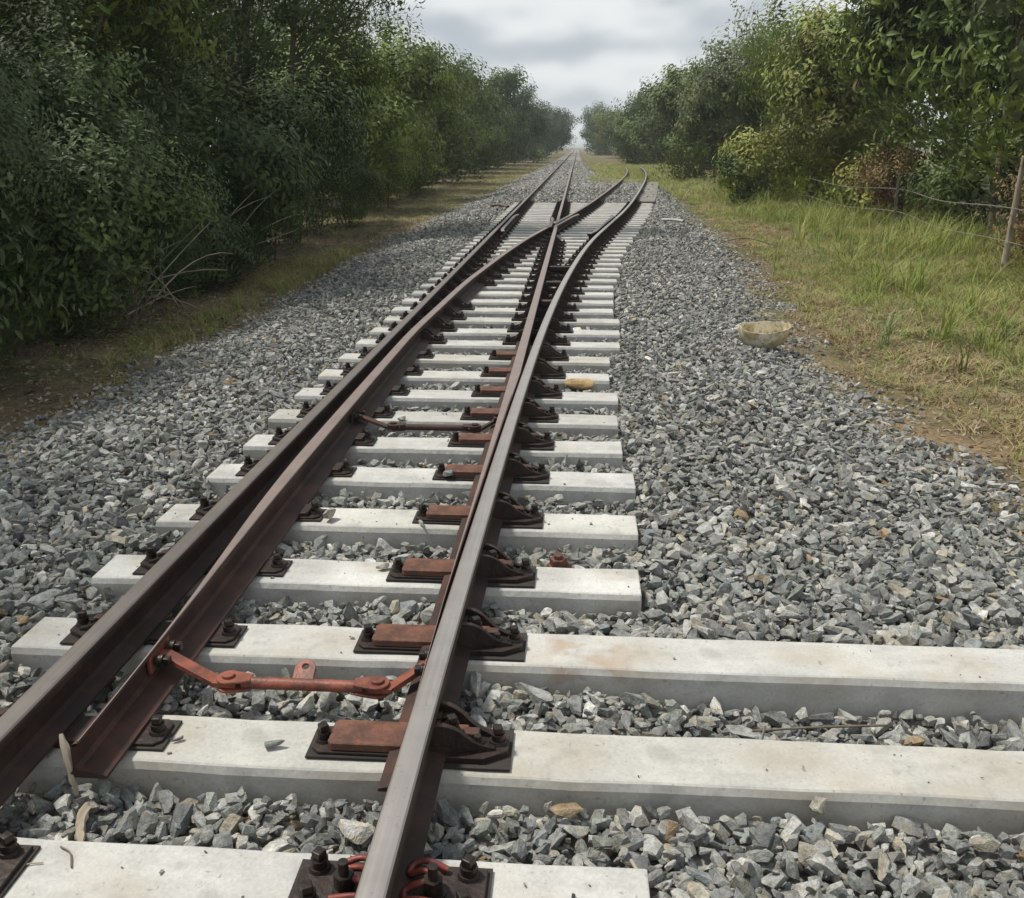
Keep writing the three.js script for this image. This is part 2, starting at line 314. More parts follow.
// ------------------------------------------------------------------ sleepers
function sleeperGeo(x0, x1, fixedUV) {
  const L = x1 - x0, s = new THREE.Shape();
  const prof = [[-SW + 0.006, 0], [SW - 0.006, 0], [SW, -0.004], [SW + 0.009, -0.026], [SW + 0.011, -0.1], [SW + 0.016, -0.2], [-SW - 0.016, -0.2], [-SW - 0.011, -0.1], [-SW - 0.009, -0.026], [-SW, -0.004]];
  prof.forEach(([a, b], i) => (i ? s.lineTo(a, b) : s.moveTo(a, b))); s.closePath();
  const g = new THREE.ExtrudeGeometry(s, { depth: L - 0.012, bevelEnabled: true, bevelThickness: 0.006, bevelSize: 0.006, bevelOffset: -0.006, bevelSegments: 2, steps: Math.max(6, Math.round(L * 8)) });
  g.translate(0, 0, 0.006);
  // slight waver and worn arrises so that no edge is a ruled line
  const p = g.attributes.position, sd = Math.round(rnd() * 1000);
  for (let i = 0; i < p.count; i++) { const z = p.getZ(i), y = p.getY(i), x = p.getX(i); p.setX(i, x + (vnoise(z * 5 + 3, Math.sign(x) * 4 + sd, 2001) - 0.5) * 0.007); p.setY(i, y + (vnoise(z * 4, sd + 7, 2011) - 0.5) * 0.004 - (Math.abs(x) > SW - 0.01 && y > -0.01 ? 0.003 * vnoise(z * 22, sd + Math.sign(x), 2021) : 0)); }
  g.rotateY(Math.PI / 2).translate(x0, 0, 0);
  let h = boxUV(g); h = toCreasedNormals(h, 0.22);
  const ou = fixedUV ? 0 : rr(0, 3), ov = fixedUV ? 0 : rr(0, 3), uv = h.attributes.uv; for (let i = 0; i < uv.count; i++) uv.setXY(i, uv.getX(i) + ou, uv.getY(i) + ov);
  return h;
}
const sleeperYaw = [];
SLEEP.forEach((d, i) => {
  const o = obj('concrete_sleeper', sleeperGeo(leftEnd[i], rightEnd[i], i === 2), i === 2 ? M.concreteStain : i % 3 === 1 ? M.concreteB : M.concrete);
  o.position.set(0, 0, -d); sleeperYaw[i] = i < 3 ? 0 : (rnd() - 0.5) * 0.006; o.rotation.y = sleeperYaw[i];
  const label = i === 0 ? 'nearest pale concrete sleeper, cut by the bottom edge of the view'
    : i === 1 ? 'long pale concrete sleeper running off to the right, second from the camera'
    : i === 2 ? 'long pale concrete sleeper with faint rust stain, third from the camera'
    : `pale concrete sleeper, ${nth(i)} counted from the camera`;
  tag(o, label, 'sleeper', i < 16 ? 'concrete sleepers of the turnout' : 'far sleepers of the turnout');
});

// ------------------------------------------------------------------ rails
const PROFILE = [[-0.0625, 0], [0.0625, 0], [0.0625, 0.009], [0.045, 0.013], [0.018, 0.021], [0.0085, 0.033], [0.0075, 0.06], [0.0085, 0.094], [0.014, 0.105], [0.034, 0.111], [0.036, 0.115], [0.0355, 0.134], [0.031, 0.141], [0.02, 0.1445], [0, 0.145], [-0.02, 0.1445], [-0.031, 0.141], [-0.0355, 0.134], [-0.036, 0.115], [-0.034, 0.111], [-0.014, 0.105], [-0.0085, 0.094], [-0.0075, 0.06], [-0.0085, 0.033], [-0.018, 0.021], [-0.045, 0.013], [-0.0625, 0.009]];
const RUN = [[-0.0325, 0.1395], [-0.028, 0.1440], [-0.02, 0.1460], [0, 0.1466], [0.02, 0.1460], [0.028, 0.1440], [0.0325, 0.1395], [0.02, 0.1425], [-0.02, 0.1425]];
function sweep(ds, xf, prof, y0 = BASE, crease = 0.5) {  // profile points (x, y) swept along the centre line xf(d)
  const rings = ds.map((d) => { const e = 0.02, a = Math.atan2(xf(d + e) - xf(d - e), 2 * e), P = typeof prof === 'function' ? prof(d) : prof; return P.map(([px, py]) => [xf(d) + px * Math.cos(a), y0 + py, -(d - px * Math.sin(a))]); });
  const n = rings[0].length, pos = [], uv = [], per = [0]; const P0 = typeof prof === 'function' ? prof(ds[ds.length - 1]) : prof;
  for (let i = 0; i < n; i++) { const a = P0[i], b = P0[(i + 1) % n]; per.push(per[i] + Math.hypot(a[0] - b[0], a[1] - b[1])); }
  const put = (r, i, u) => { pos.push(...rings[r][i % n]); uv.push(u, ds[r]); };
  for (let r = 0; r < rings.length - 1; r++) for (let i = 0; i < n; i++) {
    put(r, i, per[i]); put(r, i + 1, per[i + 1]); put(r + 1, i + 1, per[i + 1]);
    put(r, i, per[i]); put(r + 1, i + 1, per[i + 1]); put(r + 1, i, per[i]);
  }
  for (const [r, flip] of [[0, true], [rings.length - 1, false]]) {
    const P = typeof prof === 'function' ? prof(ds[r]) : prof, tris = THREE.ShapeUtils.triangulateShape(P.map((p) => new THREE.Vector2(...p)), []);
    for (const t of tris) for (const k of flip ? [t[0], t[2], t[1]] : t) { pos.push(...rings[r][k]); uv.push(P[k][0], P[k][1]); }
  }
  const g = new THREE.BufferGeometry(); g.setAttribute('position', new THREE.Float32BufferAttribute(pos, 3)); g.setAttribute('uv', new THREE.Float32BufferAttribute(uv, 2));
  g.computeVertexNormals(); return toCreasedNormals(g, crease);
}
const steps = (a, b, s) => { const n = Math.max(2, Math.ceil((b - a) / s)), r = []; for (let i = 0; i <= n; i++) r.push(lerp(a, b, i / n)); return r; };
function rail(name, label, ds, xf, body, run, group) {
  const t = thing(name, label, 'rail', [0, 0, 0], group);
  obj('rail_body', sweep(ds, xf, PROFILE), body, t); obj('running_surface', sweep(ds, xf, RUN), run, t); return t;
}
const mainDs = [...steps(-1.5, 40, 0.5), ...steps(42, 120, 6), ...steps(140, 650, 40)];
rail('stock_rail', 'straight left stock rail running from the near left corner to the horizon', mainDs, () => -G2 - HEAD / 2, M.rail, M.runDark);
rail('stock_rail', 'right stock rail, bright in front, curving away to the right', [...steps(-1.5, 50, 0.4), ...steps(51, 74, 1.5)], (d) => gDivR(d) + HEAD / 2, M.rail, M.run);
// frog: wing rails belong to the closure rails, the point rails begin behind the nose
const straightX = (d) => (d < 18.75 ? G2 : lerp(gDivL(d) + 0.046, gDivL(d) + 0.085, sstep(21.4, 22.3, d)));
const divX = (d) => (d < 18.75 ? gLeft(d) : lerp(0.487, 0.45, sstep(20.6, 21.4, d)));
function bladeProfile(side, tipD, fullD) {              // side +1: gauge face on the right, the head grows to the left
  return (d) => {
    const t = sstep(tipD, fullD, d), w = lerp(0.006, HEAD, t), top = lerp(0.118, 0.145, sstep(tipD, tipD + 1.8, d));
    const fo = lerp(0.008, 0.0265, t);                  // how far the foot reaches under the stock rail
    const s = side, hb = Math.min(w, 0.036) * 0.6;
    const P = [[0.0265 + 0.036, 0], [0.0265 + 0.036, 0.009], [0.03, 0.017], [-0.012, 0.024], [-0.026 + 0.004 * (1 - t), 0.036], [-0.024, 0.095], [lerp(-0.02, -0.003, t), 0.108], [0, 0.113], [0, top - 0.008], [-0.004 * t - 0.001, top - 0.002], [-w * 0.25, top], [-w * 0.7, top], [-w + 0.0012, top - 0.002], [-w, top - 0.008], [-w, Math.min(0.113, top - 0.009)], [Math.min(-w * 0.72, -0.040 * t - 0.0055), 0.106], [-0.0405 * t - 0.0275 * (1 - t), 0.094], [-0.0415 * t - 0.029 * (1 - t), 0.036], [-0.055 * t - 0.032 * (1 - t), 0.022], [-0.036 - fo, 0.010], [-0.036 - fo, 0]];
    for (const p of P) if (t < 0.5) p[0] = p[0];
    return (s > 0 ? P : P.map(([x, y]) => [-x, y]).reverse());
  };
}
function bladeRun(side, tipD, fullD) {
  return (d) => {
    const t = sstep(tipD, fullD, d), w = lerp(0.006, HEAD, t), top = lerp(0.118, 0.145, sstep(tipD, tipD + 1.8, d)), m = Math.min(0.004, w * 0.3);
    const P = [[-m * 0.5, top - 0.004], [-m, top - 0.0005], [-w * 0.3, top + 0.0012], [-w * 0.7, top + 0.0012], [-w + m, top - 0.0005], [-w + m * 0.5, top - 0.004], [-w * 0.6, top - 0.003], [-w * 0.4, top - 0.003]];
    return side > 0 ? P.reverse() : P.map(([x, y]) => [-x, y]);
  };
}
const bladeSteps = [...steps(2.04, 6, 0.12), ...steps(6.3, 18.7, 0.4), ...steps(18.78, 22.3, 0.15)];
{
  const t = thing('switch_blade', 'left switch blade standing open, rusty red at its cut tip', 'switch blade');
  const ds = bladeSteps.filter((d) => d < 21.3);
  obj('rail_body', [sweep(ds.filter((d) => d < 4.4), divX, bladeProfile(1, 2.04, 4.6))], M.blade, t);
  obj('rail_body', [sweep([ds.filter((d) => d < 4.4).pop(), ...ds.filter((d) => d >= 4.4)], divX, bladeProfile(1, 2.04, 4.6))], M.rail, t);
  obj('running_surface', sweep(ds, divX, bladeRun(1, 2.04, 4.6)), M.runBrown, t);
}
{
  const t = thing('switch_blade', 'right switch blade closed tightly against the bright right stock rail', 'switch blade');
  const W = (d) => Math.max(0.004, Math.min(HEAD, off(d) - 0.008));
  const prof = (d) => {
    const w = d > 8 ? HEAD : Math.min(HEAD, W(d)), base = bladeProfile(-1, -10, -9)(d), top = lerp(0.124, 0.145, sstep(2.0, 3.4, d));
    const reach = d > 7.5 ? 9 : off(d) - 0.012;          // clipped where the stock rail stands
    return base.map(([x, y]) => [Math.min(x, y > 0.1 ? w : Math.max(0.004, d > 7.5 ? 9 : off(d) + (y > 0.03 ? 0.02 : -0.03))), y > 0.12 ? Math.min(y, top - (0.145 - y)) : y]);
  };
  obj('rail_body', sweep(bladeSteps, straightX, prof), M.blade, t);
  const run = (d) => { const w = d > 8 ? HEAD : W(d), top = lerp(0.124, 0.145, sstep(2.0, 3.4, d)), m = Math.min(0.004, w * 0.3); return [[m * 0.5, top - 0.004], [m, top - 0.0005], [w * 0.3, top + 0.0012], [w * 0.7, top + 0.0012], [w - m, top - 0.0005], [w - m * 0.5, top - 0.004], [w * 0.6, top - 0.003], [w * 0.4, top - 0.003]].map((p) => p); };
  obj('running_surface', sweep(bladeSteps, straightX, run), M.runBrown, t);
}
{
  const t = thing('crossing_nose', 'pointed steel crossing nose where the two tracks part', 'crossing');
  const wedge = (d) => { const a = G2, b = Math.max(a + 0.012, gDivL(d)); return [[a - 0.02, 0], [b + 0.02, 0], [b + 0.004, 0.03], [b, 0.11], [b, 0.140], [b - 0.004, 0.144], [a + 0.004, 0.144], [a, 0.140], [a, 0.11], [a - 0.004, 0.03]]; };
  obj('nose', sweep(steps(19.15, 20.28, 0.12), () => 0, wedge, BASE + 0.0005), M.runBrown, t);
  const pr = rail('main_rail', 'straight right rail of the main track beyond the crossing', [...steps(20.28, 40, 0.6), ...steps(42, 120, 6), ...steps(140, 650, 40)], () => G2 + HEAD / 2, M.rail, M.runBrown);
  const dl = rail('diverging_rail', 'left rail of the diverging track beyond the crossing', [...steps(20.28, 50, 0.5), ...steps(51, 74, 1.5)], (d) => gDivL(d) - HEAD / 2, M.rail, M.runBrown);
}
{
  const t = thing('check_rail', 'short check rail inside the left stock rail opposite the crossing', 'check rail');
  const f = (d) => -G2 + 0.046 + HEAD / 2 + 0.05 * (1 - sstep(17.6, 18.2, d)) + 0.05 * sstep(21.6, 22.2, d);
  obj('rail_body', sweep(steps(17.6, 22.2, 0.2), f, PROFILE.map(([x, y]) => [clamp(x, -0.036, 0.036), y])), M.rail, t); obj('running_surface', sweep(steps(17.6, 22.2, 0.2), f, RUN), M.runBrown, t);
  const u = thing('check_rail', 'short check rail beside the curving right stock rail opposite the crossing', 'check rail');
  const k = (d) => gDivR(d) - 0.046 - HEAD / 2 - 0.05 * (1 - sstep(17.2, 17.8, d)) - 0.05 * sstep(21.4, 22.0, d);
  obj('rail_body', sweep(steps(17.2, 22, 0.2), k, PROFILE.map(([x, y]) => [clamp(x, -0.036, 0.036), y])), M.rail, u); obj('running_surface', sweep(steps(17.2, 22, 0.2), k, RUN), M.runDark, u);
}

// ------------------------------------------------------------------ fastenings
const washerGeo = cyl(0.024, 0.027, 0.01, 14, 0, 0.005, 0);
const boltGeo = (() => merge([cyl(0.0195, 0.0205, 0.016, 12, 0, 0.018, 0), cyl(0.0215, 0.0215, 0.005, 12, 0, 0.0285, 0), box(0.027, 0.022, 0.027, 0, 0.042, 0, 0.004)]))();
const nutGeo = (() => merge([cyl(0.026, 0.026, 0.004, 14, 0, 0.002, 0), cyl(0.021, 0.021, 0.02, 6, 0, 0.014, 0), cyl(0.011, 0.011, 0.018, 10, 0, 0.033, 0)]))();
const farBolt = (() => merge([cyl(0.022, 0.025, 0.03, 6, 0, 0.015, 0), box(0.026, 0.02, 0.026, 0, 0.04, 0, 0.003)]))();
const put = (name, g, mat, parent, x, y, z, ry = 0) => { const m = obj(name, g, mat, parent); m.position.set(x, y, z); m.rotation.y = ry; if (g === boltGeo) obj('washer', washerGeo, M.plateDark, m); return m; };
const chamfer = (x0, x1, hz, c, left = true, right = false) => { const P = []; if (left) P.push([x0, -hz + c], [x0, hz - c], [x0 + c, hz]); else P.push([x0, -hz], [x0, hz]); if (right) P.push([x1 - c, hz], [x1, hz - c], [x1, -hz + c], [x1 - c, -hz]); else P.push([x1, hz], [x1, -hz]); if (left) P.push([x0 + c, -hz]); return P; };
// brace chair that props the stock rail from outside; s = +1 for the right rail; x measured outward from the rail's centre
function braceParts(t, x, s, full) {
  const X = (v) => x + s * v;
  const P = (pts) => (s > 0 ? pts : pts.map(([a, b]) => [-a, b]).reverse()).map(([a, b]) => [x + a, b]);
  obj('base_pad', prism(P([[0.05, -0.093], [0.05, 0.093], [0.247, 0.093], [0.247, -0.093]]), 0.008, 0.0005, 0.001), M.pad, t);
  obj('brace_plate', prism(P([[0.055, -0.076], [0.055, 0.076], [0.17, 0.076], [0.238, 0.034], [0.238, -0.034], [0.17, -0.076]]), 0.02, 0.0088, 0.002), M.plateDark, t);
  const fin = (zz, tw) => {                              // curved gusset from under the rail head out to the plate
    const sh = new THREE.Shape(); sh.moveTo(0.014, 0.03); sh.lineTo(0.014, 0.118); sh.quadraticCurveTo(0.07, 0.128, 0.112, 0.085); sh.quadraticCurveTo(0.145, 0.05, 0.2, 0.036); sh.lineTo(0.2, 0.028); sh.lineTo(0.07, 0.028); sh.closePath();
    const g = new THREE.ExtrudeGeometry(sh, { depth: 0.014, bevelEnabled: true, bevelThickness: 0.002, bevelSize: 0.002, bevelSegments: 1, curveSegments: 8 });
    g.translate(0, 0, -0.007); g.rotateY(tw); if (s < 0) { g.scale(-1, 1, 1); const ix = g.attributes.position; if (g.index) throw 0; const a = ix.array; for (let i = 0; i < a.length; i += 9) for (let k = 0; k < 3; k++) { const q = a[i + 3 + k]; a[i + 3 + k] = a[i + 6 + k]; a[i + 6 + k] = q; } g.computeVertexNormals(); }
    return boxUV(g.translate(x, 0, zz));
  };
  obj('brace_rib', fin(0.062, 0.16 * s * s), M.plateDark, t); obj('brace_rib', fin(-0.062, -0.16), M.plateDark, t);
  put('anchor_bolt', full ? boltGeo : farBolt, M.bolt, t, X(0.206), 0.0288, -0.004, 0.3);
  if (!full) return;
  const hb = boltGeo.clone().rotateZ(-s * Math.PI / 2);
  obj('web_bolt', boxUV(hb.clone().translate(X(0.012), 0.085, 0.02)), M.bolt, t); obj('web_bolt', boxUV(hb.clone().translate(X(0.012), 0.085, -0.026)), M.bolt, t);
  obj('brace_block', box(0.075, 0.04, 0.06, X(0.085), 0.049, 0, 0.008), M.plate, t);
  obj('brace_wedge', box(0.05, 0.022, 0.035, X(0.13), 0.062, 0.006, 0.006), M.blade, t);
  put('brace_bolt', boltGeo, M.bolt, t, X(0.075), 0.0685, 0.012, 0.5); put('brace_bolt', nutGeo, M.bolt, t, X(0.15), 0.0288, 0.028, 0.2);
}
function switchChair(i) {
  const d = SLEEP[i], full = i < 9, yaw = sleeperYaw[i];
  const shift = rr(-0.006, 0.006);
  // right rail
  {
    const t = thing('slide_chair', `rusty slide chair and brace under the right rail on the ${ord[i]} sleeper from the camera`, 'slide chair', [0, 0.0005, -d + shift], 'slide chairs of the right rail');
    const x0 = 0.226 + off(d) * 0.4, x1 = G2 - 0.045;
    obj('base_pad', prism([[x0, -0.072], [x0, 0.072], [x1 + 0.12, 0.072], [x1 + 0.12, -0.072]], 0.009, 0, 0.001), M.pad, t);
    obj('end_plate', prism(chamfer(x0 + 0.012, x1 + 0.1, 0.062, 0.022), 0.0105, 0.0092, 0.002), M.plateDark, t);
    obj('slide_plate', prism(chamfer(x0 + 0.062, x1 + 0.02, 0.058, 0.012), 0.027, 0.0199, 0.003), M.plate, t);
    put('anchor_bolt', full ? boltGeo : farBolt, M.bolt, t, x0 + 0.04, 0.0198, 0.006, rr(0, 1));
    braceParts(t, gDivR(d) + HEAD / 2, 1, full);
    obj('rail_seat', box(0.13, 0.0195, 0.15, gDivR(d) + HEAD / 2, 0.0098, 0, 0.002), M.plateDark, t);
  }
  {
    const t = thing('slide_chair', `dark slide chair and brace under the left rails on the ${ord[i]} sleeper from the camera`, 'slide chair', [0, 0.0005, -d - shift], 'slide chairs of the left rail');
    const xb = gLeft(d), x1 = Math.max(-0.195, xb + 0.15), xs = -G2 - HEAD / 2;
    const mir = (P) => P.map(([a, b]) => [-a, b]).reverse();
    obj('base_pad', prism([[xs + 0.05, -0.072], [xs + 0.05, 0.072], [x1, 0.072], [x1, -0.072]], 0.009, 0, 0.001), M.pad, t);
    obj('end_plate', prism(mir(chamfer(-x1 + 0.012, -xs - 0.066, 0.062, 0.022)), 0.0098, 0.0092, 0.002), M.plateDark, t);
    if (i > 3) obj('slide_plate', prism(mir(chamfer(-x1 + 0.062, -xb - 0.066, 0.056, 0.012)), 0.02, 0.0192, 0.003), M.plateDark, t);
    put('anchor_bolt', full ? boltGeo : farBolt, M.bolt, t, x1 - 0.04, 0.0191, 0.004, rr(0, 1));
    braceParts(t, xs, -1, full);
    obj('rail_seat', box(0.13, 0.0195, 0.15, xs, 0.0098, 0, 0.002), M.plateDark, t);
  }
}
for (let i = 1; i <= 10; i++) switchChair(i);
// ordinary base plates with spring clips
function clipGeo(s) {                                   // bent round bar lying on the foot of the rail
  return tube([[s * 0.13, 0.03, 0.05], [s * 0.075, 0.045, 0.055], [s * 0.045, 0.04, 0.05], [s * 0.04, 0.036, 0.02], [s * 0.075, 0.052, 0.012], [s * 0.115, 0.05, 0.0], [s * 0.115, 0.05, -0.015], [s * 0.075, 0.052, -0.025], [s * 0.042, 0.036, -0.03], [s * 0.048, 0.04, -0.058], [s * 0.08, 0.045, -0.064], [s * 0.13, 0.03, -0.056]], 0.0085, 44, 7);
}
const plateG = { pad: prism([[-0.235, -0.092], [-0.235, 0.088], [0.235, 0.088], [0.235, -0.092]], 0.008, 0, 0.001), plate: prism([[-0.225, -0.078], [-0.225, 0.08], [0.225, 0.08], [0.225, -0.078]], 0.0115, 0.0082, 0.002), clipR: clipGeo(1), clipL: clipGeo(-1) };
function basePlate(name, label, x, d, group) {
  const t = thing(name, label, 'base plate', [x, 0, -d], group);
  obj('base_pad', plateG.pad, M.pad, t); obj('plate', plateG.plate, M.plateDark, t);
  obj('spring_clip', plateG.clipR, M.clip, t); obj('spring_clip', plateG.clipL, M.clip, t);
  for (const s of [-1, 1]) { put('clip_bolt', nutGeo.clone().scale(1.15, 1.9, 1.15), M.bolt, t, s * 0.105, 0.02, 0.01, 0.2 * s); for (const z of [-0.052, 0.055]) put('anchor_bolt', boltGeo, M.bolt, t, s * 0.18, 0.0197, z, z * 9); }
  return t;
}
basePlate('clip_plate', 'base plate with red spring clips under the right rail, nearest the camera', G2 + HEAD / 2, SLEEP[0] - 0.015, 'base plates with spring clips');
basePlate('clip_plate', 'base plate at the near left corner under the left rail', -G2 - HEAD / 2, SLEEP[0] - 0.015, 'base plates with spring clips');
// farther plates: one mesh of plate and clips, bolts of their own while they can be told apart
const wedgeG = (sg, z) => { const sh = new THREE.Shape([[0.02, 0.028], [0.02, 0.115], [0.07, 0.108], [0.115, 0.06], [0.17, 0.036], [0.17, 0.0195]].map(([x, y]) => new THREE.Vector2(sg * x, y))); const g = new THREE.ExtrudeGeometry(sh, { depth: 0.01, bevelEnabled: false }); return boxUV(g.translate(0, 0, z - 0.005)); };
const farPlateG = merge([box(0.46, 0.0195, 0.165, 0, 0.0098, 0, 0.002), box(0.07, 0.04, 0.06, 0.085, 0.039, 0, 0.006), box(0.07, 0.04, 0.06, -0.085, 0.039, 0, 0.006), wedgeG(1, 0.055), wedgeG(-1, 0.055), wedgeG(1, -0.055), wedgeG(-1, -0.055)]);
const farWhole = merge([farPlateG, ...[[-0.185, 0.035], [-0.185, -0.035], [0.185, 0.035], [0.185, -0.035]].map(([x, z]) => farBolt.clone().translate(x, 0.0197, z))]);
const railName = ['left stock rail', 'left diverging rail', 'straight right rail', 'curving right stock rail'];
SLEEP.forEach((d, i) => {
  if (i < 11) return;
  const xs = [-G2 - HEAD / 2, gLeft(d) - HEAD / 2, G2 + HEAD / 2, gDivR(d) + HEAD / 2];
  xs.forEach((x, k) => {
    if (i > 14 && k === 1 && x - xs[0] < 0.3) return;
    if (k === 2 && Math.abs(x - xs[1]) < 0.3 && d > 17.2) return;
    if (d > 18 && k === 1 && x < 0.7 && x > 0.3) x = x;
    if (i < 18) {
      const t = thing('base_plate', `bolted base plate under the ${railName[k]}, ${nth(i)} sleeper from the camera`, 'base plate', [x, 0, -d], 'bolted plates of the ' + railName[k]);
      obj('plate', farPlateG, M.plateDark, t); for (const [bx, bz] of [[-0.185, 0.035], [-0.185, -0.035], [0.185, 0.035], [0.185, -0.035]]) put('anchor_bolt', farBolt, M.bolt, t, bx, 0.0197, bz);
    } else { const o = obj('base_plate', farWhole, M.plateDark); o.position.set(x, 0, -d); tag(o, `small base plate under the ${railName[k]}, ${nth(i)} sleeper from the camera`, 'base plate', 'far plates of the ' + railName[k]); }
  });
});
{ // spacer blocks between the closing rails before the crossing
  for (const [d, n] of [[9.85, 0], [11.3, 1], [12.8, 2]]) {
    const a = G2 + HEAD, b = gDivR(d), o = obj('spacer_block', box(Math.max(0.02, b - a - 0.016), 0.05, 0.12, (a + b) / 2, 0.085, 0, 0.005), n ? M.plateDark : M.blade); o.position.z = -d;
    tag(o, ['rusty red spacer block between the two right rails', 'dark spacer block between the right rails, behind the red one', 'dark spacer block between the right rails, nearest the crossing'][n], 'spacer block', 'spacer blocks between the right rails');
  }
}

// ------------------------------------------------------------------ stretcher bars joining the two blades
function stretcher(label, d, xl, xr, mat, lug) {
  const t = thing('stretcher_bar', label, 'stretcher bar', [0, 0, -d], 'stretcher bars between the blades');
  const y = 0.050, L = xl + 0.245, Rr = xr - 0.155;       // pins
  obj('rod', boxUV(new THREE.CylinderGeometry(0.0195, 0.0195, Rr - L - 0.09, 16).rotateZ(Math.PI / 2).translate((L + Rr) / 2, y, 0)), mat, t);
  for (const [px, s] of [[L, 1], [Rr, -1]]) {
    const P = []; for (let k = 0; k <= 10; k++) { const a = Math.PI / 2 + (k / 10) * Math.PI; P.push([Math.cos(a) * 0.038, Math.sin(a) * 0.038]); } P.push([0.05, -0.028], [0.075, -0.02], [0.075, 0.02], [0.05, 0.028]);
    const Q = (s > 0 ? P : P.map(([a, b]) => [-a, b]).reverse()).map(([a, b]) => [px + a, b]).reverse();
    const cv = obj('clevis', [prism(Q, 0.009, y + 0.011, 0.002), prism(Q, 0.009, y - 0.02, 0.002)], mat, t);
    obj('clevis_pin', [cyl(0.02, 0.02, 0.009, 18, px, y + 0.0248, 0), cyl(0.011, 0.011, 0.06, 12, px, y - 0.002, 0)], mat, cv);
  }
  // cranked flat arms up to the blades
  const arm = (px, bx, s) => {
    const yb = 0.092, zb = -0.075, h = 0.011;
    const pts = [[px - s * 0.025, y, 0.0], [px + s * 0.045, y, -0.002], [bx - s * 0.03, yb, zb], [bx - s * 0.004, yb, zb - 0.003]];
    const gs = [];
    for (let k = 0; k < 3; k++) {
      const a = new THREE.Vector3(...pts[k]), b = new THREE.Vector3(...pts[k + 1]), l = a.distanceTo(b), w = k === 0 ? 0.05 : 0.046, g = new RoundedBoxGeometry(l + 0.008, h * 1.6, w, 1, 0.002);
      const dir = b.clone().sub(a).normalize(), side = new THREE.Vector3(0, 0, 1).addScaledVector(dir, -dir.z).normalize(), up = side.clone().cross(dir).multiplyScalar(1);
      g.applyMatrix4(new THREE.Matrix4().makeBasis(dir, up, side).setPosition(a.clone().add(b).multiplyScalar(0.5))); gs.push(boxUV(g));
    }
    return gs;
  };
  const bl = xl + 0.027 - 0.048, br = xr + 0.026;          // faces of the blades' webs
  obj('arm', arm(L, bl + 0.008, -1), mat, t); obj('arm', arm(Rr, br - 0.008, 1), mat, t);
  const hb = (s) => boltGeo.clone().rotateZ(-s * Math.PI / 2);
  const wl = obj('web_bracket', box(0.012, 0.062, 0.15, bl + 0.008, 0.094, -0.075, 0.003), mat, t), wr = obj('web_bracket', box(0.012, 0.062, 0.15, br - 0.008, 0.094, -0.075, 0.003), mat, t);
  for (const dz of [-0.045, 0.045]) { obj('bracket_bolt', boxUV(hb(1).translate(bl + 0.014, 0.1, -0.075 + dz)), M.bolt, wl); obj('bracket_bolt', boxUV(hb(-1).translate(br - 0.014, 0.1, -0.075 + dz)), M.bolt, wr); }
  if (lug) {
    const s = new THREE.Shape(); s.moveTo(-0.022, -0.01); s.lineTo(0.022, -0.01); s.lineTo(0.022, 0.03); s.absarc(0, 0.03, 0.022, 0, Math.PI, false); s.closePath(); const hole = new THREE.Path(); hole.absarc(0, 0.034, 0.009, 0, Math.PI * 2, true); s.holes.push(hole);
    const g = new THREE.ExtrudeGeometry(s, { depth: 0.008, bevelEnabled: true, bevelThickness: 0.0015, bevelSize: 0.0015, bevelSegments: 1, curveSegments: 12 }); g.scale(1.45, 1.35, 1).rotateX(-1.12).translate(lug, y + 0.008, -0.012); obj('lug', boxUV(g), mat, t);
  }
  return t;
}
stretcher('red stretcher bar with pinned clevis ends joining the blade tips', 2.49, -0.347, G2, M.red, 0.135);
stretcher('dark brown stretcher bar between the blades, the farther of the two', 5.37, gLeft(5.37), G2, M.blade, 0).position.y = -0.018;

// ------------------------------------------------------------------ stones
// each stone is a solid bounded by a handful of broken planes, its arrises chipped off
function chip(seed_, n, sx, sy, sz) {
  rnd = mul(seed_);
  const pl = [], add = (v, h) => pl.push([v.normalize(), h]);
  for (const [x, y, z] of [[1, 0, 0], [-1, 0, 0], [0, 1, 0], [0, -1, 0], [0, 0, 1], [0, 0, -1]]) add(V(x + gauss() * 0.45, y + gauss() * 0.45, z + gauss() * 0.45), rr(0.62, 0.95));
  for (let i = 0; i < n; i++) add(V(gauss(), gauss(), gauss()), rr(0.68, 1.0));
  const cut = () => {
    const pts = [];
    for (let i = 0; i < pl.length; i++) for (let j = i + 1; j < pl.length; j++) for (let k = j + 1; k < pl.length; k++) {
      const [A, a] = pl[i], [B, b_] = pl[j], [D, d] = pl[k], BD = B.clone().cross(D), det = A.dot(BD); if (Math.abs(det) < 0.02) continue;
      const p = BD.multiplyScalar(a).add(D.clone().cross(A).multiplyScalar(b_)).add(A.clone().cross(B).multiplyScalar(d)).multiplyScalar(1 / det);
      if (p.length() < 1.7 && pl.every(([N, h]) => N.dot(p) < h + 1e-5)) pts.push(p);
    }
    return pts;
  };
  let pts = cut(); const far = pts.slice().sort((p, q) => q.length() - p.length()).slice(0, 9);   // knock the longest corners off
  for (const p of far) { const l = p.length(); if (l > 0.9) add(p.clone().add(V(gauss(), gauss(), gauss()).multiplyScalar(0.2)), l * 0.93); }
  pts = cut();
  const g = new ConvexGeometry(pts); g.scale(sx * 0.41, sy * 0.41, sz * 0.41); const u = boxUV(g), a = u.attributes.uv, o1 = rnd() * 3, o2 = rnd() * 3; for (let i = 0; i < a.count; i++) a.setXY(i, a.getX(i) + o1, a.getY(i) + o2); return u;
}
const stoneGeos = []; for (let k = 0; k < 18; k++) { const r = mul(k + 400); stoneGeos.push(chip(700 + k * 7, 5 + (k % 4), 1.05 + r() * 0.5, 0.55 + r() * 0.4, 0.72 + r() * 0.35)); }
const smallGeos = stoneGeos.slice(0, 10);
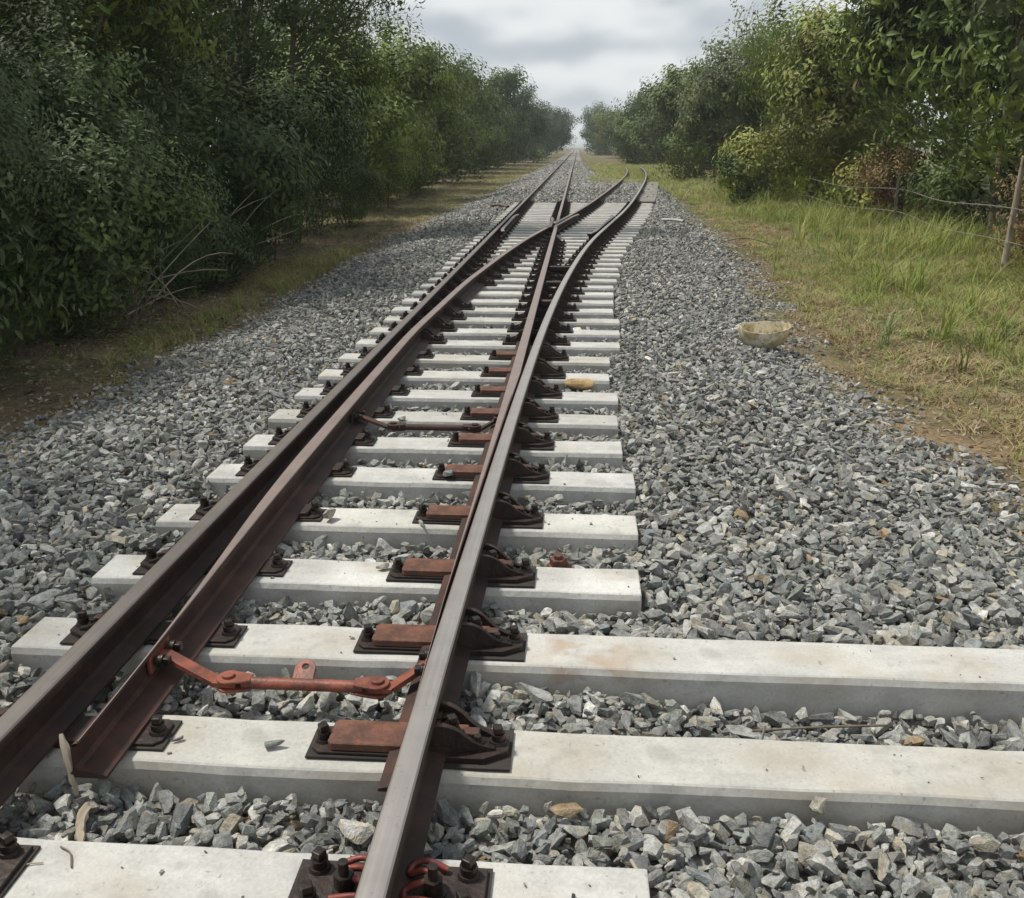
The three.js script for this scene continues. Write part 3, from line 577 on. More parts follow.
{
  rnd = mul(1234);
  const inSleeper = (x, d, m) => { for (let i = 0; i < SLEEP.length; i++) { const e = Math.abs(d - SLEEP[i]); if (e < SW + 0.02 + m) return x > leftEnd[i] - m && x < rightEnd[i] + m; if (SLEEP[i] > d + 0.6) break; } return false; };
  const stones = [];
  const q = new THREE.Quaternion(), eu = new THREE.Euler();
  const proj = new THREE.Vector3(); camera.updateMatrixWorld(); camera.updateProjectionMatrix(); const view = camera.matrixWorldInverse.copy(camera.matrixWorld).invert();
  const vis = (x, y, d) => { proj.set(x, y, -d).applyMatrix4(view); const z = -proj.z; if (z < 0.2) return null; return [512 + 920 * proj.x / z, 449 - 920 * proj.y / z, z]; };
  function scatter(d0, d1, sp, smin, smax, layer, keep) {
    for (let d = d0; d < d1; d += sp) {
      const l = edgeL(d) - 0.25, r = edgeR(d) + 0.3;
      for (let x = l; x < r; x += sp) {
        if (rnd() > keep) continue;
        const xx = x + (rnd() - 0.5) * sp * 1.1, dd = d + (rnd() - 0.5) * sp * 1.1;
        const eL = edgeL(dd) + (fbm(dd * 1.3, 5, 1931, 3) - 0.5) * 0.7, eR = edgeR(dd) + (fbm(dd * 1.1, 15, 1932, 3) - 0.5) * 1.0;
        if (xx < eL - 0.1 || xx > eR + 0.1) continue;
        const e = Math.min(xx - eL, eR - xx);
        if (e < 0.28 && rnd() > 0.12 + Math.max(0, e) * 3) continue;
        let s = 0.93 * lerp(smin, smax, Math.pow(rnd(), 1.7));
        if (inSleeper(xx, dd, s * 0.42)) continue;
        const y = ballastY(xx, dd);
        const v = vis(xx, y, dd); if (!v || v[0] < -60 || v[0] > 1084 || v[1] > 960) continue;
        // keep clear of the fastenings' faces: stones beside the rails stay low
        const yy = y + (layer ? rr(0.002, 0.03) : rr(-0.03, 0.008)) - s * 0.1;
        stones.push({ x: xx, y: yy, d: dd, s, px: s * 920 / v[2], inF: v[0] > 4 && v[0] < 1020 && v[1] < 894, layer });
      }
    }
  }
  scatter(1.35, 4.2, 0.029, 0.024, 0.076, 0, 1); scatter(1.35, 4.2, 0.044, 0.028, 0.092, 1, 0.75);
  scatter(4.2, 9, 0.033, 0.028, 0.072, 0, 1); scatter(4.2, 9, 0.05, 0.032, 0.086, 1, 0.7);
  scatter(9, 18, 0.044, 0.038, 0.085, 0, 1); scatter(9, 18, 0.08, 0.042, 0.09, 1, 0.6);
  scatter(18, 34, 0.075, 0.06, 0.12, 0, 1); scatter(34, 62, 0.13, 0.08, 0.15, 0, 0.8); scatter(62, 120, 0.24, 0.13, 0.22, 0, 0.85);
  for (let i = 0; i < 12; i++) for (let k = 0; k < (i < 5 ? 16 : 9); k++) {      // chips kicked up onto the sleepers
    const x = rr(leftEnd[i] + 0.02, Math.min(rightEnd[i], 2.4) - 0.02), e = rr(-0.1, 0.1), sz = lerp(0.005, 0.017, Math.pow(rnd(), 3));
    stones.push({ x, y: sz * 0.22, d: SLEEP[i] + e, s: sz, px: 0, inF: false, layer: 0 });
  }
  const top = stones.filter((s) => s.layer && s.inF && s.d < 4).sort((a, b) => b.px - a.px).slice(0, 300);
  const single = new Set(top);
  const rot = () => eu.set(gauss() * 0.6, rr(0, 6.283), gauss() * 0.6);
  for (const s of top) {
    const m = obj('stone', stoneGeos[Math.floor(rnd() * stoneGeos.length)], M.stones[pickTint()], ballastBed);
    m.position.set(s.x, s.y, -s.d); rot(); m.rotation.copy(eu); m.scale.set(s.s * rr(0.9, 1.3), s.s * rr(0.75, 1.1), s.s * rr(0.8, 1.15));
  }
  const sets = [[stones.filter((s) => !single.has(s) && s.d < 6.5), stoneGeos], [stones.filter((s) => s.d >= 6.5), smallGeos]];
  const pile = new THREE.Group(); pile.name = 'gravel'; pile.userData.kind = 'stuff'; pile.userData.label = 'countless grey and bluish crushed stones of the ballast'; ballastBed.add(pile);
  const mt = new THREE.Matrix4(), sc = new THREE.Vector3(), ps = new THREE.Vector3(), col = new THREE.Color();
  for (const [list, geos] of sets) {
    const by = geos.map(() => []); for (const s of list) by[Math.floor(rnd() * geos.length)].push(s);
    by.forEach((l, k) => {
      const im = new THREE.InstancedMesh(geos[k], M.stone, l.length); im.name = 'gravel_stones'; im.userData.kind = 'stuff'; im.castShadow = im.receiveShadow = true;
      l.forEach((s, i) => { rot(); q.setFromEuler(eu); const z = s.s * rr(0.95, 1.1); mt.compose(ps.set(s.x, s.y, -s.d), q, sc.set(z * rr(0.85, 1.3), z * rr(0.75, 1.1), z * rr(0.8, 1.15))); im.setMatrixAt(i, mt); const t = tint[pickTint()], b = rr(0.66, 1.25); im.setColorAt(i, col.setRGB(t[0] * b, t[1] * b, t[2] * b)); });
      pile.add(im);
    });
  }
  console.log('stones', stones.length);
}

// ------------------------------------------------------------------ loose things on the track
{
  rnd = mul(77);
  const loose = (label, x, y, d, s, ti, sc = [1, 1, 1], ry = 0, mat) => { const m = obj('loose_stone', stoneGeos[ti % stoneGeos.length], mat ?? M.stones[ti % tint.length]); m.position.set(x, y, -d); m.scale.set(s * sc[0], s * sc[1], s * sc[2]); m.rotation.y = ry; tag(m, label, 'stone', 'loose stones on the sleepers'); };
  loose('flat grey stone chip lying on the second sleeper between the rails', 0.115, 0.012, 2.235, 0.062, 3, [1, 0.55, 0.6], 0.1);
  loose('small dark stone beside the left plate on the second sleeper', -0.175, 0.010, 2.245, 0.035, 5, [1.1, 0.7, 0.7], 0.5);
  loose('pale grey stone near the back of the fourth sleeper', 0.20, 0.014, 3.44, 0.045, 2, [1.2, 0.8, 1], 0.4);
  loose('brown angular stone resting on the left plate of the fifth sleeper', -0.155, 0.035, 3.94, 0.082, 4, [1.1, 0.9, 0.9], 1.2, M.stones[4]);
  loose('grey stone at the edge of the fifth sleeper before the right chair', 0.285, 0.014, 3.91, 0.04, 0, [1.3, 0.7, 0.8], 2);
  loose('rounded grey stone leaning on the right chair of the sixth sleeper', 0.325, 0.04, 4.53, 0.055, 8, [1, 1.2, 1], 0);
  loose('stone on the third sleeper, touching the left stock rail', -0.71, 0.016, 2.88, 0.06, 1, [1.2, 0.8, 0.9], 0.7);
  loose('second dark stone between left stock rail and end of the third sleeper', -0.745, 0.012, 2.84, 0.045, 5, [1.3, 0.7, 0.8], 1.9);
  loose('mossy brown stone standing against the front of the long second sleeper', 1.66, -0.02, 2.115, 0.075, 6, [0.9, 1.25, 0.8], 0.9, M.stones[4]);
  loose('rusty orange stone by the right end of the nearest sleeper gap', 0.99, -0.035, 2.07, 0.085, 6, [1.25, 0.7, 0.7], 0.15, M.stones[6]);
  loose('grey pebble on the seventh sleeper left of the stretcher bar', -0.12, 0.012, 5.62, 0.05, 2, [1, 0.8, 0.9], 0.3);
  const lump = mergeVertices(new THREE.IcosahedronGeometry(1, 8).deleteAttribute('uv').deleteAttribute('normal')), lp_ = lump.attributes.position;
  for (let i = 0; i < lp_.count; i++) { const x = lp_.getX(i), y = lp_.getY(i), z = lp_.getZ(i), r = (1 + (vnoise(x * 1.6 + 9, y * 1.6 + z * 1.3 + 9, 2611) - 0.5) * 0.3) / Math.pow(Math.abs(x) ** 2.6 + Math.abs(y) ** 2.6 + Math.abs(z) ** 2.6, 1 / 2.6); lp_.setXYZ(i, x * r * 0.112, y * r * 0.04, z * r * 0.062); }
  lump.computeVertexNormals(); const lumpO = obj('oblong_stone', boxUV(lump), M.brownStone); lumpO.position.set(1.02, -0.022, -6.725); lumpO.rotation.set(0, 0.08, -0.05); tag(lumpO, 'smooth tan brown oblong stone before the tenth sleeper right of the rails', 'stone');
  const bn = obj('rusty_nut', merge([cyl(0.05, 0.055, 0.015, 6, 0, 0.007, 0), cyl(0.034, 0.04, 0.03, 6, 0, 0.03, 0), cyl(0.018, 0.018, 0.024, 10, 0, 0.05, 0)]), M.plate); bn.position.set(0.93, -0.035, -3.59); bn.rotation.set(0.12, 0.5, 0.1); tag(bn, 'rust red bolt head lying behind the fourth sleeper, right of the rails', 'nut');
  const stick = (name, label, pts, r, mat, cat) => tag(obj(name, tube(pts, r, 20, 6), mat), label, cat);
  // splintered wood by the open blade's tip
  const splinter = (pts, w) => {                          // a split, fibrous sliver with a flat cross-section
    const c = new THREE.CatmullRomCurve3(pts.map((p) => V(...p))), pos = [], idx = [], n = 18, m = 7;
    for (let i = 0; i <= n; i++) { const t = i / n, p = c.getPoint(t), tg = c.getTangent(t), sd = V(0, 0.3, 1).cross(tg).normalize(), up = tg.clone().cross(sd), k = w * Math.pow(Math.sin(Math.PI * clamp(t * 0.92 + 0.05)), 0.45); for (let j = 0; j < m; j++) { const a = (j / m) * 6.283, r = k * (0.75 + 0.6 * vnoise(j * 1.7, t * 9, 2301, 0)); const q = p.clone().addScaledVector(sd, Math.cos(a) * r).addScaledVector(up, Math.sin(a) * r * 0.55); pos.push(q.x, q.y, q.z); } }
    for (let i = 0; i < n; i++) for (let j = 0; j < m; j++) { const a = i * m + j, b = i * m + ((j + 1) % m); idx.push(a, b, a + m, b, b + m, a + m); }
    const g = new THREE.BufferGeometry(); g.setAttribute('position', new THREE.Float32BufferAttribute(pos, 3)); g.setIndex(idx); return boxUV(toCreasedNormals(g, 0.4));
  };
  tag(obj('wood_splinter', splinter([[-0.345, -0.055, -2.03], [-0.335, -0.058, -1.985], [-0.315, -0.06, -1.935], [-0.29, -0.066, -1.89]], 0.021), M.dryWood), 'weathered wood splinter on the stones in front of the blade tip', 'splinter');
  tag(obj('wood_splinter', splinter([[-0.415, 0.135, -2.075], [-0.40, 0.09, -2.06], [-0.385, 0.03, -2.045], [-0.37, -0.03, -2.03]], 0.012), M.dryWood), 'grey wood splinter wedged upright between stock rail and open blade', 'splinter');
  stick('twig', 'thin dark twig lying on the nearest sleeper near the left rail', [[-0.285, 0.004, -1.80], [-0.25, 0.006, -1.78], [-0.222, 0.004, -1.735]], 0.0022, M.bark, 'twig');
  stick('twig', 'short curled grass stalk on the nearest sleeper', [[-0.35, 0.003, -1.70], [-0.335, 0.005, -1.735], [-0.30, 0.004, -1.745]], 0.0018, M.dryWood, 'twig');
  stick('twig', 'pale stalk standing among stones between the two long sleepers', [[1.56, -0.1, -2.40], [1.565, -0.03, -2.41], [1.572, 0.015, -2.415]], 0.004, M.dryWood, 'twig');
  stick('twig', 'thin dark stick lying across the stones between the long sleepers', [[1.56, -0.075, -2.52], [1.75, -0.06, -2.53], [1.98, -0.055, -2.55]], 0.004, M.bark, 'twig');
  stick('twig', 'pale stalk on the stones at the bottom right', [[1.16, -0.055, -1.80], [1.17, -0.045, -1.83], [1.145, -0.04, -1.9]], 0.005, M.dryWood, 'twig');
  stick('stick', 'white broken stick on the ballast right of the diverging track', [[3.02, 0.0, -22.9], [3.25, 0.03, -22.55], [3.46, 0.02, -22.2]], 0.035, M.concrete, 'stick');
  stick('stick', 'short dark stick on the ballast left of the track', [[-1.55, 0.0, -28.2], [-1.3, 0.03, -28.0], [-1.02, 0.0, -27.6]], 0.05, M.bark, 'stick');
  stick('stick', 'thin brown stick sticking out from the right ballast edge into the grass', [[3.95, -0.2, -19.6], [4.35, -0.06, -19.0], [4.9, -0.16, -18.4]], 0.011, M.bark, 'stick');
}
{ // the cut open container on the right shoulder
  const n = 40, m = 12, pos = [], idx = [];
  const pt = (u, v, k) => {                              // u around, v from the bottom centre (0) to the rim (1)
    const a = u * Math.PI * 2, ca = Math.cos(a), sa = Math.sin(a);
    const prx = Math.sign(ca) * Math.pow(Math.abs(ca), 0.9) * 0.255, prz = Math.sign(sa) * Math.pow(Math.abs(sa), 0.75) * 0.15;
    const pinch = 1 - 0.2 * Math.max(0, ca) ** 3, w = Math.pow(Math.sin(v * Math.PI / 2), 0.62);
    const hh = 0.215 + 0.02 * sa + 0.012 * Math.sin(a * 2 + 1) + 0.012 * (vnoise(u * 18, 2, 2401, 18) - 0.5);
    return [prx * w * k, hh * Math.pow(v, 2.1) + (1 - k) * 0.12 * (1 - v), prz * pinch * w * k];
  };
  for (const k of [1, 0.955]) for (let j = 0; j <= m; j++) for (let i = 0; i <= n; i++) pos.push(...pt(i / n, Math.max(0.02, j / m), k));
  const W = n + 1, B = (m + 1) * W;
  for (let j = 0; j < m; j++) for (let i = 0; i < n; i++) { const a = j * W + i; idx.push(a, a + W, a + 1, a + 1, a + W, a + W + 1); idx.push(B + a, B + a + 1, B + a + W, B + a + 1, B + a + W + 1, B + a + W); }
  for (let i = 0; i < n; i++) { const a = m * W + i; idx.push(a, B + a, a + 1, a + 1, B + a, B + a + 1); }
  const g = new THREE.BufferGeometry(); g.setAttribute('position', new THREE.Float32BufferAttribute(pos, 3)); g.setIndex(idx); g.computeVertexNormals();
  const uvs = []; for (let i = 0; i < pos.length; i += 3) uvs.push(pos[i] * 2, pos[i + 1] * 2 + pos[i + 2] * 2); g.setAttribute('uv', new THREE.Float32BufferAttribute(uvs, 2));
  const t = thing('cut_container', 'yellowed plastic container cut open, lying on the ballast at right', 'container', [2.78, groundY(2.78, 8.9) + 0.0, -8.9]);
  const s = obj('shell', g, M.plastic, t); s.rotation.set(0.34, 0.25, -0.06); s.position.y = 0.02;
}
{ // concrete strip beside the diverging track beyond the turnout
  for (const [a, b, label] of [[29.9, 38.2, 'nearer grey brown concrete slab beside the diverging track'], [38.3, 46.5, 'farther grey brown concrete slab beside the diverging track']]) {
    const ds = steps(a, b, 1), P = [...ds.map((d) => [gDivR(d) + 0.19, -d]), ...ds.slice().reverse().map((d) => [gDivR(d) + 0.66, -d])].reverse();
    const o = obj('concrete_slab', prism(P.map(([x, z]) => [x, z]), 0.16, -0.115, 0.004), M.slab); tag(o, label, 'slab', 'slabs beside the diverging track');
  }
}

// ------------------------------------------------------------------ plants
function leafGeo(list) {                                 // list of [base, direction, up, length, width, droop]
  const pos = [], idx = []; let n = 0; const s = new THREE.Vector3();
  for (const [b, dir, up, L, w, droop] of list) {
    s.copy(dir).cross(up).normalize();
    const P = (t, k, h) => b.clone().addScaledVector(dir, L * t).addScaledVector(s, w * k).addScaledVector(up, w * h - L * droop * t * t);
    for (const v of [b, P(0.22, 0.36, 0.1), P(0.22, -0.36, 0.1), P(0.32, 0, 0), P(0.58, 0.44, 0.1), P(0.58, -0.44, 0.1), P(0.68, 0, 0), P(1, 0, 0)]) pos.push(v.x, v.y, v.z);
    idx.push(n, n + 3, n + 1, n, n + 2, n + 3, n + 1, n + 3, n + 4, n + 3, n + 6, n + 4, n + 3, n + 2, n + 5, n + 3, n + 5, n + 6, n + 4, n + 6, n + 7, n + 6, n + 5, n + 7); n += 8;
  }
  let g = new THREE.BufferGeometry(); g.setAttribute('position', new THREE.Float32BufferAttribute(pos, 3)); g.setIndex(idx); g = g.toNonIndexed(); g.computeVertexNormals(); return g;
}
function twig(seed, n, len, L, w, droop, spread) {        // alternate leaves along a drooping shoot that points along +y
  const r = mul(seed), a = (x, y) => x + (y - x) * r(), list = [];
  for (let i = 0; i < n; i++) {
    const t = (i + 0.6) / n, ang = i * 2.4 + a(-0.4, 0.4), out = V(Math.cos(ang), 0, Math.sin(ang));
    const b = V(0, t * len, 0).addScaledVector(out, a(0, 0.12) * len * spread), dir = out.clone().multiplyScalar(a(0.6, 1)).add(V(a(-0.2, 0.2), a(-0.25, 0.55), a(-0.2, 0.2))).normalize();
    const up = V(0, 1, 0).addScaledVector(dir, -dir.y).normalize().add(V(a(-0.35, 0.35), 0, a(-0.35, 0.35))).normalize(), k = a(0.7, 1.15);
    list.push([b, dir, up, L * k, w * k * a(0.8, 1.1), droop * a(0.4, 1.4)]);
  }
  return leafGeo(list);
}
function pinnate(seed, fronds, len, L, w) {               // feathery compound leaves
  const r = mul(seed), a = (x, y) => x + (y - x) * r(), list = [];
  for (let f = 0; f < fronds; f++) {
    const ang = f * 2.4 + a(-0.3, 0.3), dir = V(Math.cos(ang), a(0.1, 0.8), Math.sin(ang)).normalize(), side = V(-Math.sin(ang), 0, Math.cos(ang)), b0 = V(0, (f / fronds) * len * 0.5, 0), n = 7;
    for (let i = 0; i < n; i++) { const t = (i + 0.8) / n, c = b0.clone().addScaledVector(dir, t * len).add(V(0, -t * t * len * 0.35, 0)); for (const s of [-1, 1]) list.push([c, side.clone().multiplyScalar(s).addScaledVector(dir, 0.35).add(V(0, a(-0.25, 0.1), 0)).normalize(), V(0, 1, 0), L * a(0.75, 1.1) * (1.1 - t * 0.4), w, 0.2]); }
  }
  return leafGeo(list);
}
const TW = {
  broad: [twig(11, 13, 0.5, 0.15, 0.07, 0.25, 1), twig(12, 15, 0.55, 0.14, 0.06, 0.35, 1)],
  large: [twig(21, 9, 0.5, 0.27, 0.13, 0.4, 1), twig(22, 10, 0.55, 0.25, 0.115, 0.5, 1)],
  small: [twig(31, 24, 0.5, 0.085, 0.04, 0.2, 1.6), twig(32, 26, 0.55, 0.08, 0.036, 0.25, 1.6)],
  feather: [pinnate(41, 5, 0.42, 0.085, 0.026), pinnate(42, 6, 0.46, 0.08, 0.024)],
  far: [twig(51, 22, 0.9, 0.26, 0.13, 0.3, 2.2), twig(52, 24, 1.0, 0.24, 0.12, 0.3, 2.2)],
};
function limb(a, b, r0, r1, bend, seg = 6, sides = 6) {
  const dir = b.clone().sub(a), L = dir.length(), m = a.clone().add(b).multiplyScalar(0.5).add(bend), pos = [], idx = [], uv = [];
  const q = new THREE.QuadraticBezierCurve3(a, m, b);
  for (let i = 0; i <= seg; i++) { const t = i / seg, c = q.getPoint(t), tg = q.getTangent(t), s = V(tg.y, tg.z, tg.x).cross(tg).normalize(), u = tg.clone().cross(s), r = lerp(r0, r1, t); for (let k = 0; k <= sides; k++) { const an = (k / sides) * 6.2832, x = c.clone().addScaledVector(s, Math.cos(an) * r).addScaledVector(u, Math.sin(an) * r); pos.push(x.x, x.y, x.z); uv.push((k / sides) * 6.28 * r0, t * L); } }
  for (let i = 0; i < seg; i++) for (let k = 0; k < sides; k++) { const o = i * (sides + 1) + k; idx.push(o, o + 1, o + sides + 1, o + 1, o + sides + 2, o + sides + 1); }
  const g = new THREE.BufferGeometry(); g.setAttribute('position', new THREE.Float32BufferAttribute(pos, 3)); g.setAttribute('uv', new THREE.Float32BufferAttribute(uv, 2)); g.setIndex(idx); g.computeVertexNormals(); return g.toNonIndexed();
}
let leaves = 0;
const GREEN = { deep: [0.070, 0.105, 0.036], mid: [0.112, 0.158, 0.043], fresh: [0.205, 0.265, 0.055], yellow: [0.29, 0.285, 0.06], olive: [0.165, 0.178, 0.055], grey: [0.13, 0.15, 0.09], dry: [0.24, 0.16, 0.075] };  // deep is lowered so the left wood's shade sits in its leaf colour
function plant(name, label, cat, o, group) {
  // o: x, d, h, rx, rz, y0 (bottom of the crown), leaf, n clumps, k twigs in a clump, cols, trunk radius
  rnd = mul(o.seed);
  const gy = groundY(o.x, o.d) - 0.05, t = thing(name, label, cat, [o.x, gy, -o.d], group), gs = [];
  const leanX = (o.lean ?? 0), top = V(leanX * 0.6, o.y0 + (o.h - o.y0) * 0.55, rr(-0.3, 0.3));
  const stems = o.stems ?? 1;
  if (o.trunk) for (let s = 0; s < stems; s++) gs.push(limb(V(stems > 1 ? rr(-0.3, 0.3) : 0, -0.1, stems > 1 ? rr(-0.3, 0.3) : 0), stems > 1 ? V(rr(-0.5, 0.5) * o.rx + leanX, o.h * rr(0.6, 0.85), rr(-0.5, 0.5) * o.rz) : top, o.trunk, o.trunk * 0.4, V(rr(-0.25, 0.25), 0, rr(-0.25, 0.25)), 8, 7));
  const cl = [], cy = (o.y0 + o.h) / 2, ry = (o.h - o.y0) / 2;
  const lobes = []; for (let i = 0; i < (o.lobes ?? 5); i++) { const a = rr(0, 6.283), q = rr(0.25, 0.62); lobes.push([Math.cos(a) * q, i === 0 ? 0.45 : rr(-0.6, 0.55), Math.sin(a) * q, rr(0.38, 0.6)]); }
  for (let i = 0; i < o.n; i++) {
    let x, y, z, q; do { x = rr(-1, 1); y = rr(-1, 1); z = rr(-1, 1); q = x * x + y * y + z * z; } while (q > 1 || q < 0.3);
    const [lx, ly, lz, lr] = lobes[i % lobes.length];
    cl.push(V((o.cx ?? 0) + (lx + x * lr) * o.rx + leanX * (0.6 + (ly + y * lr) * 0.4), cy + (ly + y * lr) * ry, (lz + z * lr) * o.rz));
  }
  if (o.trunk) for (const c of cl) { if (rnd() < 0.6) { const s = rr(0.35, 0.95), a = V(top.x * s, -0.1 + (top.y + 0.1) * s, top.z * s); gs.push(limb(a, c.clone().lerp(a, 0.08), o.trunk * rr(0.18, 0.3), 0.008, V(rr(-0.2, 0.2), rr(0, 0.35), rr(-0.2, 0.2)), 4, 5)); } }
  if (gs.length) obj('trunk', gs, M.bark, t);
  const tw = TW[o.leaf], per = tw.map(() => []);
  const rc = (o.rc ?? 0.30) * Math.min(o.rx, ry * 1.3, o.rz * 1.2);
  for (const c of cl) {
    const tone = rnd(), dry = rnd() < (o.dry ?? 0.0), val = rr(0.78, 1.28);
    const out = V(c.x / o.rx, (c.y - cy) / ry, c.z / o.rz);
    for (let k = 0; k < o.k; k++) {
      let x, y, z; do { x = rr(-1, 1); y = rr(-1, 1); z = rr(-1, 1); } while (x * x + y * y + z * z > 1);
      const p = V(c.x + x * rc * 1.25, c.y + y * rc * 0.85, c.z + z * rc * 1.25); if (p.y < 0.02) p.y = rr(0.02, 0.25);
      const dir = V(x, y, z).multiplyScalar(0.7).addScaledVector(out, 0.7).add(V(0, rr(-0.25, 0.45) + (o.up ?? 0), 0)).normalize();
      per[Math.floor(rnd() * tw.length)].push([p, dir, rr(0, 6.28), rr(0.7, 1.25) * (o.ls ?? 1), tone, dry, val]);
    }
  }
  // long shoots that break the outline, each a bough with twigs along it
  const shoots = [];
  for (let i = 0; i < (o.sprays ?? 14); i++) {
    const c = cl[Math.floor(rnd() * cl.length)], out = V((c.x - (o.cx ?? 0)) / o.rx, (c.y - cy) / ry * 0.8 + rr(0.1, 0.7), c.z / o.rz).normalize(), L = rr(0.45, 0.95) * Math.min(o.rx, ry) * (o.sl ?? 0.75), tone = rnd(), val = rr(0.8, 1.3), steps_ = Math.max(5, Math.round(L / 0.13));
    const bend = rr(0.15, 0.55), P = (t) => c.clone().addScaledVector(out, L * t).add(V(0, -bend * L * t * t, 0));
    shoots.push(limb(c, P(1), 0.014, 0.004, V(0, bend * L * 0.25, 0), 4, 4));
    for (let k = 1; k <= steps_; k++) { const t = k / steps_, p = P(t); if (p.y < 0.05) continue; per[Math.floor(rnd() * tw.length)].push([p, out.clone().add(V(rr(-0.7, 0.7), rr(-0.7, 0.5) - bend * t, rr(-0.7, 0.7))).normalize(), rr(0, 6.28), rr(0.5, 0.95) * (o.ls ?? 1), tone, false, val]); }
  }
  if (shoots.length) obj('boughs', shoots, M.bark, t);
  const Q = new THREE.Quaternion(), Q2 = new THREE.Quaternion(), mt = new THREE.Matrix4(), up = V(0, 1, 0), sc = V(1, 1, 1), col = new THREE.Color();
  per.forEach((l, j) => {
    if (!l.length) return;
    const im = new THREE.InstancedMesh(tw[j], M.leaf, l.length); im.name = 'crown'; im.userData.kind = 'stuff'; im.castShadow = im.receiveShadow = true;
    l.forEach(([p, dir, tw_, s, tone, dry, val], i) => {
      Q.setFromUnitVectors(up, dir); Q2.setFromAxisAngle(up, tw_); Q.multiply(Q2); mt.compose(p, Q, sc.setScalar(s)); im.setMatrixAt(i, mt);
      const a = o.cols[Math.floor(tone * 0.999 * o.cols.length)], b = o.cols[Math.floor(rnd() * 0.999 * o.cols.length)], c = dry ? GREEN.dry : mix3(a, b, rnd() * 0.35), v = rr(0.85, 1.18) * val; im.setColorAt(i, col.setRGB(c[0] * v, c[1] * v, c[2] * v));
    });
    t.add(im); leaves += l.length;
  });
  return t;
}
const g_ = GREEN;
let seed = 5000, dl = 0, dr = 0, bl = 0, br = 0, fl = 0;
// left: a dense wall of trees and climbers, its shade put into darker leaf colours
const LT = 'trees of the left wall of forest', LS = 'undergrowth below the left wall of forest';
const lt = (label, x, d, h, rx, rz, y0, leaf, n, k, cols, extra = {}) => plant('forest_tree', label, 'tree', { seed: seed++, x, d, h, rx, rz, y0, leaf, n, k, cols, trunk: 0.09, ...extra }, LT);
const ls = (label, x, d, h, rx, rz, leaf, n, k, cols, extra = {}) => plant('shrub', label, 'shrub', { seed: seed++, x, d, h, rx, rz, y0: 0.05, leaf, n, k, cols, trunk: 0.022, stems: 4, ...extra }, LS);
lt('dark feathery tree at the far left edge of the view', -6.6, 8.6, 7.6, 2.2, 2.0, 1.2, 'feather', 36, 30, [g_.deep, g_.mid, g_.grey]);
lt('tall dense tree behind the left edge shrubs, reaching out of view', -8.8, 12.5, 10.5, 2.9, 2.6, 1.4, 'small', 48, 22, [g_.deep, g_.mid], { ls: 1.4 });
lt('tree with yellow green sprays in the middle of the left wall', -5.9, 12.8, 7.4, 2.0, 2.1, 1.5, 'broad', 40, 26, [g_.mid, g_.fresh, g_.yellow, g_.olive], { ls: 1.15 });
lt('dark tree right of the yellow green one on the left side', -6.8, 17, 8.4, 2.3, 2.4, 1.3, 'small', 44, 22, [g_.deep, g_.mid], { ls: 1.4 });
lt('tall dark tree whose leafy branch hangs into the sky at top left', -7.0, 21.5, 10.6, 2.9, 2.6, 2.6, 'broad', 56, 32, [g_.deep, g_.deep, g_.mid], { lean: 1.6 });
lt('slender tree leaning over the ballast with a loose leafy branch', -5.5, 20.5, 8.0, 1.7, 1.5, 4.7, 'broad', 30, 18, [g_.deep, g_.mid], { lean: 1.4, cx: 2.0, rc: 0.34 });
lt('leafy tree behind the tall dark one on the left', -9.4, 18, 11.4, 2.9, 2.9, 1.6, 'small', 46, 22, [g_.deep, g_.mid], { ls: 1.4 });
lt('bright green rounded tree on the left where the verge begins', -6.0, 28.5, 5.4, 2.1, 2.6, 0.5, 'broad', 40, 26, [g_.fresh, g_.mid, g_.fresh], { ls: 1.4 });
lt('olive tree with thin top behind the bright green one', -8.2, 31, 6.4, 2.4, 2.6, 1.2, 'small', 42, 22, [g_.olive, g_.mid, g_.grey], { ls: 1.4 });
lt('second bright green tree along the left verge', -6.4, 35.5, 5.8, 2.2, 2.8, 0.5, 'broad', 40, 26, [g_.fresh, g_.mid, g_.olive], { ls: 1.5 });
lt('middle green tree on the left halfway to the gap', -6.8, 43, 5.6, 2.4, 3.2, 0.6, 'broad', 44, 32, [g_.mid, g_.olive, g_.mid], { ls: 1.3 });
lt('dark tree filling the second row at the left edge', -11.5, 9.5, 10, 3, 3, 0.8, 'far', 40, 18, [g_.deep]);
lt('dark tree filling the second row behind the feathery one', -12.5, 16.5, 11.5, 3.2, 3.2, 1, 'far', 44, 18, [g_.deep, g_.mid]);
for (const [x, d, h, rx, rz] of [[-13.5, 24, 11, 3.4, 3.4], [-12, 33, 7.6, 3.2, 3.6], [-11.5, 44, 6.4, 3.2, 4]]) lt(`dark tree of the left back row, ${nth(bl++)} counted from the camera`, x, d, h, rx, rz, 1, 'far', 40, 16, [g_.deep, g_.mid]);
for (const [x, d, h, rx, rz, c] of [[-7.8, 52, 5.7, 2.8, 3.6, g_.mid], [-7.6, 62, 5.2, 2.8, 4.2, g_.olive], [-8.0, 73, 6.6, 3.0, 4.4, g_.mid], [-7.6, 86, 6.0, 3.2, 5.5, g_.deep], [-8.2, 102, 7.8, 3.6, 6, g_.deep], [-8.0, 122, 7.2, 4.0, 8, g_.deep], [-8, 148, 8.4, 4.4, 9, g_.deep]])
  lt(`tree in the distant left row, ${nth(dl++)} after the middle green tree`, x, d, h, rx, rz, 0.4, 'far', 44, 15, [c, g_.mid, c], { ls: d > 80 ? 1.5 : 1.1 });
for (const [x, d, h, rz] of [[-6.2, 185, 8.0, 13], [-5.6, 240, 9.4, 16]]) lt(['far dark tree at the left side of the gap, nearer one', 'farthest dark tree at the left side of the gap'][fl++], x, d, h, 4.2, rz, 0.3, 'far', 44, 14, [g_.deep, g_.deep], { ls: 2 });
